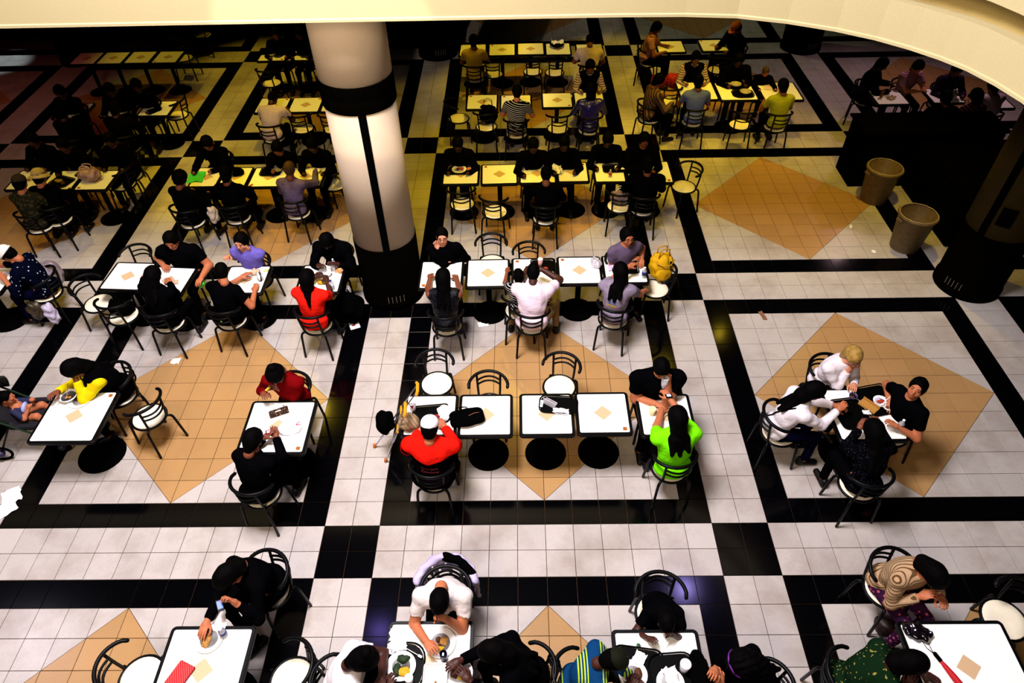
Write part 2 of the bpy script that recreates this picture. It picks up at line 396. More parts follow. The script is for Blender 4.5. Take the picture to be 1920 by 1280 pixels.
# dark counter in the shade behind the bins
t = thing('counter', 'black counter standing in the dark behind the two bins', 'counter', (8.5, 6.9, 0))
MB().box((0, 0, .5), (1.15, .32, .5), 0, bev=.01).build('counter_body', M_DARK, t)
MB().box((0, 0, 1.02), (1.2, .36, .02), 0, bev=.006).build('counter_top', M_BLKMATTE, t)
MB().box((.5, -1.2, .42), (.72, .86, .42), 0, bev=.01).build('dark_filler', M_DARK, t)  # black box added to blacken the open floor before the counter
MB().box((.5, -1.2, .86), (.74, .88, .018), 0, bev=.006).build('dark_filler_top', M_BLKMATTE, t)
# ------------------------------------------------------------------ tables
TABLES = [
(-1.164, -1.791, 0.690, 0.690, 0.0, '', 'table at the bottom left holding a plate of rice and a red wallet', 'front row'),
(0.767, -1.757, 0.690, 0.690, 0.0, '', 'table in the bottom middle crowded with plates, a tray and a foam box', 'front row'),
(2.723, -1.843, 0.690, 0.690, 0.0, '', 'table at the bottom edge holding two overlapping black trays', 'front row'),
(5.304, -1.795, 0.860, 0.720, 0.0, '', 'big table at the bottom right with a red umbrella lying on it', 'front row'),
(-3.504, 0.988, 0.690, 0.690, 0.0, 'tr', 'table beside the stroller with a white soup bowl on it', 'second row'),
(-1.138, 0.810, 0.690, 0.690, 0.0, 'br', 'table with a brown zip pouch and a white plastic bag on it', 'second row'),
(0.555, 0.953, 0.545, 0.545, 0.0, 'br', 'table with yellow crutches propped against it', 'second row'),
(1.179, 0.947, 0.545, 0.545, 0.0, '', 'table with a black laptop bag hanging over its edge', 'second row'),
(1.863, 0.950, 0.545, 0.545, 0.0, '', 'table with a black tray of napkins on its far side', 'second row'),
(2.495, 0.961, 0.545, 0.545, 0.0, 'br', 'bare table between the tray table and the couple with the phone', 'second row'),
(3.190, 0.926, 0.545, 0.545, 0.0, '', 'table between the man drinking and the woman in the lime T-shirt', 'second row'),
(5.380, 0.910, 0.690, 0.690, 0.0, '', 'table with four women round it and a tray of takeaway food', 'second row'),
(-5.869, 3.410, 0.720, 0.545, 0.0, '', 'table at the left edge in front of the woman in the white cap', 'third row'),
(-3.866, 3.468, 0.530, 0.545, -3.5, '', 'clean table left of the tattooed man, a black tube chair behind it', 'third row'),
(-3.256, 3.356, 0.530, 0.545, -4.5, 'br', 'table with a folded tan paper, before the woman in black', 'third row'),
(-2.196, 3.361, 0.545, 0.545, 0.0, '', 'table with a paper cup and food wrappers in front of the youth in purple', 'third row'),
(-1.153, 3.361, 0.545, 0.545, 0.0, '', 'table heaped with wrappers and plastic cups beside the big column', 'third row'),
(0.497, 3.414, 0.545, 0.545, 0.0, 'bl', 'table between the man with glasses and the long-haired woman', 'third row'),
(1.138, 3.437, 0.545, 0.545, 0.6, '', 'bare table right of the long-haired woman, under an empty chair back', 'third row'),
(1.766, 3.450, 0.545, 0.545, 0.0, 'tl', 'table in front of the man in the pink shirt', 'third row'),
(2.399, 3.472, 0.545, 0.545, 0.0, 'tl', 'table with a crumpled foil bag on its right edge', 'third row'),
(3.024, 3.479, 0.545, 0.545, 0.0, '', 'table with a blue-capped bottle between two women, beside the yellow backpack', 'third row'),
(-6.503, 5.979, 0.495, 0.545, 0.0, '', 'table behind the person in the dark cap at the left edge', 'fourth row'),
(-5.937, 5.960, 0.495, 0.545, 0.0, '', 'table with a food tray in front of the person in the bucket hat', 'fourth row'),
(-5.356, 5.945, 0.495, 0.545, 0.0, 'bl', 'table with a pink plastic bag standing on it', 'fourth row'),
(-3.550, 5.990, 0.410, 0.545, 0.0, '', 'table with a bright green paper on it', 'fourth row'),
(-3.073, 5.977, 0.410, 0.545, 0.0, '', 'table next to the green paper, with dark bags on it', 'fourth row'),
(-2.519, 5.962, 0.545, 0.545, 0.0, 'bl', 'table with a bowl on a black tray, left of the person in the purple T-shirt', 'fourth row'),
(-1.904, 5.958, 0.545, 0.545, 0.0, '', 'table in front of the column with a white cup on it', 'fourth row'),
(0.633, 5.960, 0.545, 0.545, 0.0, '', 'table with a black tray and a plate of food, first one right of the column', 'fourth row'),
(1.260, 5.950, 0.545, 0.545, 1.5, 'tl', 'bare table between the tray table and the man in black', 'fourth row'),
(1.881, 5.958, 0.545, 0.545, 0.0, 'tl', 'table in front of the man in black', 'fourth row'),
(2.456, 5.983, 0.460, 0.545, 0.0, 'tr', 'table with half a black tray over its far left corner', 'fourth row'),
(3.049, 5.962, 0.460, 0.545, 0.0, '', 'table with a napkin and a small bottle near its front edge', 'fourth row'),
(3.691, 5.948, 0.680, 0.600, 0.0, 'br', 'wide table in front of the person in the long black coat', 'fourth row'),
(-6.853, 8.391, 0.545, 0.545, 0.0, '', 'dim table near the left edge with dark people around it', 'fifth row'),
(-5.956, 8.420, 0.545, 0.545, 0.0, '', 'dim table half hidden by a dark diner, beside the empty end table', 'fifth row'),
(-5.254, 8.428, 0.545, 0.545, 0.0, 'tl', 'dim empty table with an empty chair at its right end', 'fifth row'),
(-3.074, 8.478, 0.545, 0.545, 0.0, 'tr', 'table under the bent man in the white shirt', 'fifth row'),
(-2.445, 8.479, 0.545, 0.545, 0.0, 'tr', 'empty table left of the column band', 'fifth row'),
(-1.831, 8.480, 0.545, 0.545, 0.0, '', 'table mostly hidden behind the column', 'fifth row'),
(0.898, 8.485, 0.545, 0.545, 0.0, 'tl', 'empty table above the black handbag', 'fifth row'),
(1.535, 8.446, 0.545, 0.545, 0.0, 'tl', 'table in front of the person in the striped top', 'fifth row'),
(2.315, 8.507, 0.530, 0.545, 0.0, 'br', 'table with a flat white paper on it', 'fifth row'),
(2.919, 8.508, 0.530, 0.545, 0.0, '', 'table between the person in blue satin and the one with white sleeves', 'fifth row'),
(4.994, 8.795, 0.665, 0.690, 0.0, '', 'large table in front of the person in the blue shirt', 'fifth row'),
(5.731, 8.754, 0.665, 0.690, 0.0, '', 'large table with bowls on black trays', 'fifth row'),
(6.547, 8.725, 0.690, 0.690, 0.0, '', 'large table in front of the person in the yellow-green T-shirt', 'fifth row'),
(-7.620, 10.761, 0.495, 0.545, 0.0, '', 'dim table at the far left under the beam', 'sixth row'),
(-7.050, 10.760, 0.495, 0.545, 0.0, '', 'dim cluttered table left of two empty ones', 'sixth row'),
(-6.470, 10.770, 0.495, 0.545, 0.0, '', 'dim bare table second from the purple speck', 'sixth row'),
(-5.880, 10.760, 0.495, 0.545, 0.0, 'bl', 'dim bare table at the end of the far left row, by an empty chair', 'sixth row'),
(-3.609, 10.764, 0.545, 0.545, 0.0, 'br', 'table with a bowl and bottles left of the column top', 'sixth row'),
(-3.000, 10.767, 0.545, 0.545, 0.0, 'br', 'table right behind the column top', 'sixth row'),
(0.627, 10.852, 0.530, 0.545, 0.0, 'br', 'table in front of the person in yellow', 'sixth row'),
(1.246, 10.847, 0.530, 0.545, 0.0, 'tl', 'empty far table, left of the other empty one', 'sixth row'),
(1.856, 10.870, 0.530, 0.545, 0.0, '', 'empty far table, right of the other empty one', 'sixth row'),
(2.436, 10.840, 0.495, 0.545, 0.0, '', 'far table with a black bowl of napkins', 'sixth row'),
(3.103, 10.766, 0.530, 0.545, 0.0, '', 'far table under the bent person in pink', 'sixth row'),
(4.816, 10.858, 0.545, 0.545, 0.0, '', 'far table beside the person in the pink striped top', 'sixth row'),
(5.742, 10.882, 0.545, 0.545, 0.0, 'tl', 'far table beside the big person in the pink cap', 'sixth row'),
(8.491, 8.419, 0.545, 0.545, 0.0, '', 'table with a glass at the far right, by the curled chair back', 'far right row'),
(9.521, 8.443, 0.545, 0.545, 0.0, '', 'table with bowls between the dark diners at the far right', 'far right row'),
(10.300, 8.200, 0.545, 0.545, 0.0, '', 'table behind the person in the pale shirt at the right edge', 'far right row'),
]
_tm = {}
def table_meshes(w_, d_):
    k = (w_, d_)
    if k not in _tm:
        a = MB().prism(rrect(w_+.068, d_+.068, .045), .706, .744, .004).mesh('table_edge'); a.materials.append(M_BLK)
        b = MB().prism(rrect(w_, d_, .018), .74, .7465, .0008).mesh('laminate_top'); b.materials.append(M_LAM)
        h_ = .104; c = MB().prism([(0, -h_), (h_, 0), (0, h_), (-h_, 0)], .7462, .7472).mesh('inlay'); c.materials.append(M_INLAY)
        R_ = .275 if w_ > .6 else .245
        d = MB().lathe([(.045, .66), (.04, .64), (.04, .07), (.06, .05), (.14, .035), (R_-.03, .024), (R_, .012), (R_, 0)][::-1], seg=28).mesh('pedestal'); d.materials.append(M_BLKMATTE)
        e = MB().box((0, 0, .695), (.16, .025, .012)).box((0, 0, .695), (.025, .16, .012)).box((0, 0, .675), (.06, .06, .012)).mesh('bracket'); e.materials.append(M_BLK)
        _tm[k] = (a, b, c, d, e)
    return _tm[k]
stick = MB().box((0, 0, .7468), (.024, .024, .0006)).mesh('corner_sticker'); stick.materials.append(M_STICK)
ring = MB().tube([(.014*math.cos(2*PI*i/14), .014*math.sin(2*PI*i/14), .7476) for i in range(14)], .0028, 5, True).tube([(-.01, .01, .7478), (.01, -.01, .7478)], .002, 4).mesh('warning_ring'); ring.materials.append(M_STICKD)
TROOT = []
for (x, y, w_, d_, rot, st, lab, row) in TABLES:
    t = thing('cafe_table', lab, 'table', (x, y, 0), math.radians(rot), 'cafe tables of the '+row)
    a, b, c, d, e = table_meshes(w_, d_)
    for nm, me in (('table_edge', a), ('laminate_top', b), ('inlay', c), ('pedestal', d), ('bracket', e)):
        link(nm, me, None, t)
    if st:
        s_ = link('corner_sticker', stick, None, t); sx = -1 if 'l' in st else 1; sy = 1 if 't' in st else -1
        s_.location = (sx*(w_/2-.05), sy*(d_/2-.045), 0)
        r_ = link('warning_ring', ring, None, s_)
    TROOT.append(t)

# ------------------------------------------------------------------ chairs
def chair_meshes():
    out = []
    def a(nm, mb, m): me = mb.mesh(nm); me.materials.append(m); out.append((nm, me))
    a('seat', MB().lathe([(0, .462), (.12, .463), (.178, .458), (.188, .448), (.186, .436), (0, .434)][::-1], seg=28), M_SEAT)
    a('seat_ring', MB().tube([(.196*math.cos(2*PI*i/28), .196*math.sin(2*PI*i/28), .443) for i in range(28)], .015, 7, True), M_BLK)
    # top rail: a wide bow whose ends curl forward
    rail = []
    for i in range(19):
        q = i/18*2-1; an = math.radians(-90+q*80); rr = .232
        rail.append((rr*math.cos(an), -.035+rr*math.sin(an)*.92, .80-.035*q*q))
    rail = [(rail[0][0]+.004, rail[0][1]+.045, rail[0][2]-.012)]+rail+[(rail[-1][0]-.004, rail[-1][1]+.045, rail[-1][2]-.012)]
    a('top_rail', MB().tube(rail, .019, 8), M_BLK)
    for z, f in ((.70, .7), (.63, .45)):
        pts = []
        for i in range(11):
            q = i/10*2-1; pts.append((q*.135, -.175-.02*f-.065*(1-q*q), z))
        a('back_slat', MB().tube(pts, .012, 7), M_BLK)
    for s in (-1, 1):
        a('upright', MB().tube([(s*.125, -.155, .44), (s*.132, -.178, .56), (s*.136, -.195, .68), (s*.14, -.208, .79)], .0145, 7), M_BLK)
    for sx, sy in ((-1, -1), (1, -1), (-1, 1), (1, 1)):
        k = 1.0 if sy > 0 else 1.08
        a('leg', MB().tube([(sx*.125, sy*.14, .435), (sx*.155, sy*.158*k, .43), (sx*.168, sy*.168*k, .41), (sx*.175, sy*.175*k, .36), (sx*.197, sy*.198*k, .012)], .0155, 7), M_BLK)
    return out
CM = chair_meshes()
def put_chair(x, y, yaw, label, group='black tube chairs'):
    t = thing('tube_chair', label, 'chair', (x, y, 0), math.radians(yaw-90), group)
    for nm, me in CM: link(nm, me, None, t)
    return t
EMPTY = [
(-1.807, -1.750, 15, 'empty tube chair at the bottom left beside the plate of rice'),
(-0.460, -1.773, 200, 'empty tube chair at the bottom edge between the two left tables'),
(5.998, -1.271, 222, 'empty tube chair at the right edge beside the big bottom right table'),
(-2.842, 1.206, 148, 'empty tube chair standing alone on the left tan floor diamond'),
(0.544, 1.681, -86, 'empty tube chair behind the crutches, leftmost of the three behind the middle row'),
(1.196, 1.318, -90, 'empty tube chair behind the laptop bag table, mostly under its edge'),
(2.047, 1.609, -108, 'empty tube chair turned to the right behind the tray of napkins'),
(-4.306, 3.243, -22, 'empty tube chair at the corner of the clean table on the left'),
(-3.850, 2.984, 84, 'tube chair with a black handbag on its seat'),
(-3.939, 3.875, -90, 'empty tube chair pushed in behind the clean table on the left'),
(1.168, 4.019, -90, 'empty tube chair behind the bare third-row table'),
(1.711, 3.812, -88, 'empty tube chair behind the table of the man in pink'),
(3.463, 3.404, 180, 'tube chair carrying the yellow backpack'),
(4.304, 5.959, 205, 'empty tube chair turned outward at the right end of the fourth row'),
(0.658, 5.552, 92, 'empty tube chair in the fourth row, first right of the column'),
(1.190, 5.315, 80, 'empty tube chair in the fourth row, second right of the column'),
(3.181, 5.430, 88, 'tube chair with a clear pink bag on its seat'),
(-5.159, 6.268, 180, 'tube chair at the right end of the table with the pink bag'),
(-1.529, 6.174, 183, 'tube chair partly behind the column in the fourth row'),
(-5.078, 8.727, 180, 'empty tube chair at the right end of the dim fifth-row table'),
(-2.488, 8.118, 92, 'empty tube chair below the table left of the column band'),
(-1.899, 8.100, 86, 'empty tube chair partly hidden by the column below its band'),
(0.437, 8.420, 12, 'empty tube chair left of the black handbag in the fifth row'),
(0.977, 8.092, 90, 'tube chair with a black handbag on it in the fifth row'),
(2.313, 7.969, 94, 'empty tube chair below the table with the white paper'),
(5.694, 8.005, 84, 'empty tube chair below the large table with black trays'),
(4.508, 8.959, 90, 'tube chair with two round red bags on it'),
(-3.566, 10.069, 82, 'empty tube chair below the table with the bowl in the far row'),
(1.894, 10.424, 90, 'empty far chair, middle of the three below the far row'),
(2.352, 10.356, 93, 'empty far chair, right of the three below the far row'),
(1.061, 10.327, 90, 'empty far chair, left of the three below the far row'),
(-5.851, 11.398, 180, 'empty far chair at the end of the far left row'),
(-6.427, 12.546, 60, 'dim empty chair under the beam at the far left, left one'),
(-5.839, 12.677, 90, 'dim empty chair under the beam at the far left, right one'),
(5.763, 10.355, 85, 'empty far chair below the table beside the pink cap'),
]
for (x, y, yaw, lab) in EMPTY: put_chair(x, y, yaw, lab, 'empty tube chairs')

# ------------------------------------------------------------------ smooth surfaces from blended volumes
def rotm(rx=0, ry=0, rz=0):
    return np.array((Matrix.Rotation(rz, 3, 'Z') @ Matrix.Rotation(ry, 3, 'Y') @ Matrix.Rotation(rx, 3, 'X')), float)
def surface_nets(F, lo, res):
    S = F < 0; nx, ny, nz = F.shape
    c = np.zeros((nx-1, ny-1, nz-1), np.int8)
    for i in (0, 1):
        for j in (0, 1):
            for k in (0, 1): c += S[i:nx-1+i, j:ny-1+j, k:nz-1+k]
    act = (c > 0) & (c < 8); ids = -np.ones(act.shape, np.int64); I = np.argwhere(act)
    if not len(I): return np.zeros((0, 3)), np.zeros((0, 4), int)
    ids[tuple(I.T)] = np.arange(len(I)); acc = np.zeros((len(I), 3)); cnt = np.zeros(len(I))
    cs = [(i, j, k) for i in (0, 1) for j in (0, 1) for k in (0, 1)]
    for a in cs:
        for ax in range(3):
            if a[ax]: continue
            b = list(a); b[ax] = 1
            fa = F[I[:, 0]+a[0], I[:, 1]+a[1], I[:, 2]+a[2]]; fb = F[I[:, 0]+b[0], I[:, 1]+b[1], I[:, 2]+b[2]]
            m = (fa < 0) != (fb < 0)
            t = np.where(m, fa/np.where(m, fa-fb, 1), 0)
            p = np.array(a, float)[None] + np.zeros((len(I), 3)); p[:, ax] = t
            acc += p*m[:, None]; cnt += m
    V = (I+acc/np.maximum(cnt, 1)[:, None])*res+np.array(lo)
    Q = []
    for ax in range(3):
        sl0 = [slice(None)]*3; sl1 = [slice(None)]*3; sl0[ax] = slice(0, -1); sl1[ax] = slice(1, None)
        d = S[tuple(sl0)] != S[tuple(sl1)]; E_ = np.argwhere(d)
        u, v = (ax+1) % 3, (ax+2) % 3
        ok = (E_[:, u] > 0) & (E_[:, v] > 0) & (E_[:, u] < F.shape[u]-1) & (E_[:, v] < F.shape[v]-1); E_ = E_[ok]
        ins = S[tuple(E_.T)]
        qs = []
        for du, dv in ((-1, -1), (0, -1), (0, 0), (-1, 0)):
            e = E_.copy(); e[:, u] += du; e[:, v] += dv; qs.append(ids[tuple(e.T)])
        q = np.stack(qs, 1); q[~ins] = q[~ins][:, ::-1]; Q.append(q)
    return V, np.concatenate(Q)
class Vol:
    """list of volume pieces: blended with add(), cut away with cut()"""
    def __init__(s): s.ops = []; s.lo = np.full(3, 9.); s.hi = np.full(3, -9.)
    def _bb(s, lo, hi): s.lo = np.minimum(s.lo, lo); s.hi = np.maximum(s.hi, hi)
    def cap(s, a, b, ra, rb=None, k=.03, cutend=None):
        rb = ra if rb is None else rb; a = np.array(a, float); b = np.array(b, float); r = max(ra, rb)
        s.ops.append(('cap', a, b, ra, rb, k, cutend)); s._bb(np.minimum(a, b)-r, np.maximum(a, b)+r); return s
    def ell(s, c, r, R=None, k=.03):
        c = np.array(c, float); m = max(r); s.ops.append(('ell', c, np.array(r, float), R, k)); s._bb(c-m, c+m); return s
    def cutell(s, c, r, R=None): s.ops.append(('cutell', np.array(c, float), np.array(r, float), R)); return s
    def cutplane(s, p, n): s.ops.append(('cutpl', np.array(p, float), np.array(n, float))); return s
    def build(s, res, noise=0.0, nf=22., flat=None):
        pad = res*2.5+noise; lo = s.lo-pad; hi = s.hi+pad
        if flat is not None: lo[2] = max(lo[2], flat-res*2)
        n = np.maximum(np.ceil((hi-lo)/res).astype(int)+1, 4)
        ax = [(lo[i]+np.arange(n[i])*res).astype(np.float32) for i in range(3)]
        F = np.full(tuple(n), .2, np.float32)
        for op in s.ops:
            if op[0] == 'cap':
                _, a, b, ra, rb, k, ce = op; m = max(ra, rb)+max(k, .02)+res*2; l_, h_ = np.minimum(a, b)-m, np.maximum(a, b)+m
            elif op[0] == 'ell':
                _, c, r, R, k = op; m = max(r)+max(k, .02)+res*2; l_, h_ = c-m, c+m
            elif op[0] == 'cutell':
                _, c, r, R = op; m = max(r)+res*2; l_, h_ = c-m, c+m
            else: l_, h_ = lo, hi
            i0 = np.maximum(np.floor((l_-lo)/res).astype(int), 0); i1 = np.minimum(np.ceil((h_-lo)/res).astype(int)+1, n)
            if (i1 <= i0).any(): continue
            sl = tuple(slice(i0[i], i1[i]) for i in range(3))
            X = ax[0][sl[0]][:, None, None]; Y = ax[1][sl[1]][None, :, None]; Z = ax[2][sl[2]][None, None, :]
            if op[0] == 'cap':
                ab = b-a; L2 = float(ab@ab)+1e-9
                t = np.clip(((X-a[0])*ab[0]+(Y-a[1])*ab[1]+(Z-a[2])*ab[2])/L2, 0, 1)
                d = np.sqrt((X-a[0]-t*ab[0])**2+(Y-a[1]-t*ab[1])**2+(Z-a[2]-t*ab[2])**2)-(ra+t*(rb-ra))
                if ce: nn = ab/math.sqrt(L2); d = np.maximum(d, (X-b[0])*nn[0]+(Y-b[1])*nn[1]+(Z-b[2])*nn[2])
            elif op[0] in ('ell', 'cutell'):
                dx, dy, dz = X-c[0], Y-c[1], Z-c[2]
                if R is not None: dx, dy, dz = (R[0, 0]*dx+R[1, 0]*dy+R[2, 0]*dz), (R[0, 1]*dx+R[1, 1]*dy+R[2, 1]*dz), (R[0, 2]*dx+R[1, 2]*dy+R[2, 2]*dz)
                k0 = np.sqrt((dx/r[0])**2+(dy/r[1])**2+(dz/r[2])**2); k1 = np.sqrt((dx/r[0]**2)**2+(dy/r[1]**2)**2+(dz/r[2]**2)**2)
                d = k0*(k0-1)/np.maximum(k1, 1e-6)
            else:
                _, p, nn = op; d = -((X-p[0])*nn[0]+(Y-p[1])*nn[1]+(Z-p[2])*nn[2])   # removes the side n points to
            f = F[sl]
            if op[0] == 'cutell': F[sl] = np.maximum(f, -d)
            elif op[0] == 'cutpl': F[sl] = np.maximum(f, -d)
            else:
                hh = np.maximum(k-np.abs(f-d), 0)/k; F[sl] = np.minimum(f, d)-hh*hh*k*.25
        if noise:
            X, Y, Z = ax[0][:, None, None], ax[1][None, :, None], ax[2][None, None, :]
            F += (noise*(np.sin(X*nf*1.3+Y*nf*.7+1.7*np.sin(Z*nf*.6))+np.sin(Z*nf*1.1+X*nf*.8+2*np.sin(Y*nf*.5))*.8+np.sin(Y*nf*1.9-Z*nf*1.4)*.5)*.5).astype(np.float32)
        return surface_nets(F, lo, res)

# canonical head (centre at the origin, looking along +y)
hv = Vol().ell((0, -.012, .022), (.074, .094, .086)).ell((0, .022, -.03), (.060, .070, .088)).ell((0, .052, -.083), (.030, .030, .026), k=.02)
hv.cap((0, .090, .0), (0, .104, -.032), .009, .0135, k=.014).cap((0, -.02, -.05), (0, -.03, -.15), .052, .056)
for s_ in (-1, 1):
    hv.ell((s_*.075, -.008, -.012), (.010, .020, .031), k=.008).ell((s_*.03, .078, .022), (.022, .014, .009), k=.01)
    hv.cutell((s_*.031, .094, .004), (.017, .012, .010)).ell((s_*.032, .080, .003), (.014, .011, .011), k=.004).ell((s_*.04, .05, -.045), (.02, .025, .022), k=.02)
hv.ell((0, .086, -.058), (.023, .012, .006), k=.005).ell((0, .084, -.067), (.020, .012, .006), k=.005)
HEAD_V, HEAD_Q = hv.build(.0072)
# canonical right hand: wrist at the origin, fingers along +y, palm facing -z, thumb towards -x
def make_hand(curl):
    h = Vol().ell((0, .045, 0), (.041, .05, .016), k=.012).cap((0, -.02, 0), (0, .02, 0), .026, .028, k=.02)
    for i, (x, L, r) in enumerate(((-.031, .070, .0092), (-.011, .079, .0095), (.010, .073, .009), (.029, .058, .0082))):
        p = np.array([x, .082-abs(x+.008)*.25, .002]); an = math.radians(8+3*i)
        for j, f in enumerate((.45, .32, .26)):
            sp = x*1.6*(1-curl*.5)
            q = p+np.array([math.sin(sp), math.cos(an), -math.sin(an)])*L*f
            h.cap(p, q, r*(1-.1*j), r*(1-.1*(j+1)), k=.004); p = q; an += math.radians(curl*(34 if j == 0 else 44))
    a = np.array([-.026, .018, -.004]); b = np.array([-.052, .045, -.014]); c = np.array([-.056, .074, -.022-.012*curl]); d = np.array([-.048, .096, -.03-.02*curl])
    h.cap(a, b, .014, .0115, k=.01).cap(b, c, .0108, .0098, k=.004).cap(c, d, .0096, .008, k=.004)
    return h.build(.0046)
HANDS = {'relax': make_hand(.55), 'grip': make_hand(1.25)}

# ------------------------------------------------------------------ clothing and skin colours
def cloth(name, col, pattern=None, rough=.9, spec=.0, noise=None): return mat('cloth_'+name, col, rough, spec, pattern=pattern, noise=noise, bump=(11, .9))
CL = {
 'black': cloth('black', (.0012, .0011, .0015)), 'offwhite': cloth('off_white', (.62, .55, .53)), 'white': cloth('white', (.75, .68, .72)),
 'bluestripe': cloth('blue_lime', (.004, .035, .11), ('multi', (.45, .62, .03), (0, 5.2))), 'beigefold': cloth('beige', (.42, .27, .15), ('stripe', (.10, .05, .02), (22, 0, 30, .3))),
 'green': cloth('green', (.004, .014, .005), ('speck', (.25, .2, .05), (38, .66))), 'yellow': cloth('yellow', (.72, .55, .005)), 'maroon': cloth('dark_red', (.14, .002, .003)),
 'redjacket': cloth('red_black', (.62, .008, .004), ('panel', (.002, .001, .002), ())), 'lime': cloth('lime', (.17, .80, .004)),
 'glitter': cloth('glitter', (.0015, .0015, .002), ('dots', (.10, .08, .22), (60, .16))), 'polka': cloth('navy_dots', (.0015, .002, .008), ('dots', (.45, .5, .62), (19, .17))),
 'purple': cloth('purple', (.13, .10, .42)), 'red': cloth('red', (.72, .012, .006)), 'sequin': cloth('sequin', (.001, .001, .002), ('dots', (.05, .06, .14), (70, .2)), .45, .12),
 'stripe': cloth('stripes', (.0015, .0015, .002), ('stripe', (.55, .5, .5), (6, 0, 34, .22))), 'pink': cloth('pale_pink', (.72, .56, .64)),
 'mauve': cloth('mauve', (.10, .07, .12)), 'greyshirt': cloth('grey_violet', (.25, .20, .28), noise=(30, .3)), 'camo': cloth('camo', (.012, .012, .006), ('speck', (.04, .03, .015), (20, .55))),
 'greyviolet': cloth('grey_violet_two', (.14, .10, .20), noise=(9, .5)), 'whitepink': cloth('white_pink', (.72, .56, .62)), 'satin': cloth('blue_satin', (.012, .008, .16), rough=.3, spec=.6),
 'pinkwhite': cloth('white_rose', (.5, .36, .4), ('stripe', (.03, .02, .03), (0, 0, 26, .3))), 'blueshirt': cloth('blue', (.10, .13, .42)), 'olive': cloth('yellow_green', (.34, .36, .02)),
 'brownfold': cloth('brown', (.12, .07, .05), ('stripe', (.03, .015, .01), (14, 8, 10, .45))), 'yellowcream': cloth('gold', (.62, .42, .08)), 'palepink': cloth('pale_rose', (.62, .46, .40)),
 'pinkstripe': cloth('pink_stripes', (.50, .24, .30), ('stripe', (.16, .05, .09), (0, 0, 40, .4))), 'paleviolet': cloth('pale_violet', (.62, .46, .55)), 'maroonstripe': cloth('maroon_stripes', (.02, .004, .01), ('stripe', (.16, .06, .09), (12, 0, 16, .2))),
 'violet': cloth('violet', (.02, .01, .03)), 'navy': cloth('navy', (.002, .002, .012)), 'khaki': cloth('khaki', (.22, .14, .06)), 'floral': cloth('floral', (.03, .008, .03), ('dots', (.5, .08, .14), (22, .3))),
}
SKIN = {'pale': mat('skin_pale', (.62, .25, .14), .55, .2), 'tan': mat('skin_tan', (.42, .13, .055), .55, .2), 'brown': mat('skin_brown', (.18, .05, .022), .5, .25), 'dark': mat('skin_deep', (.045, .012, .007), .5, .25)}
M_HAIR = mat('hair_black', (.001, .0008, .0008), .7, .02); M_HBRN = mat('hair_brown', (.06, .03, .014), .6, .15)
M_BLOND = mat('hair_blonde', (.42, .24, .05), .55, .2, noise=(22, .55))
M_EYE = mat('eye_dark', (.012, .006, .004), .3, .3); M_LIP = mat('lips', (.30, .05, .035), .5, .2); M_SHOE = mat('shoe_leather', (.003, .002, .002), .5, .2)
M_TATTOO = mat('tattoo_ink', (.01, .006, .008), .7, .1)
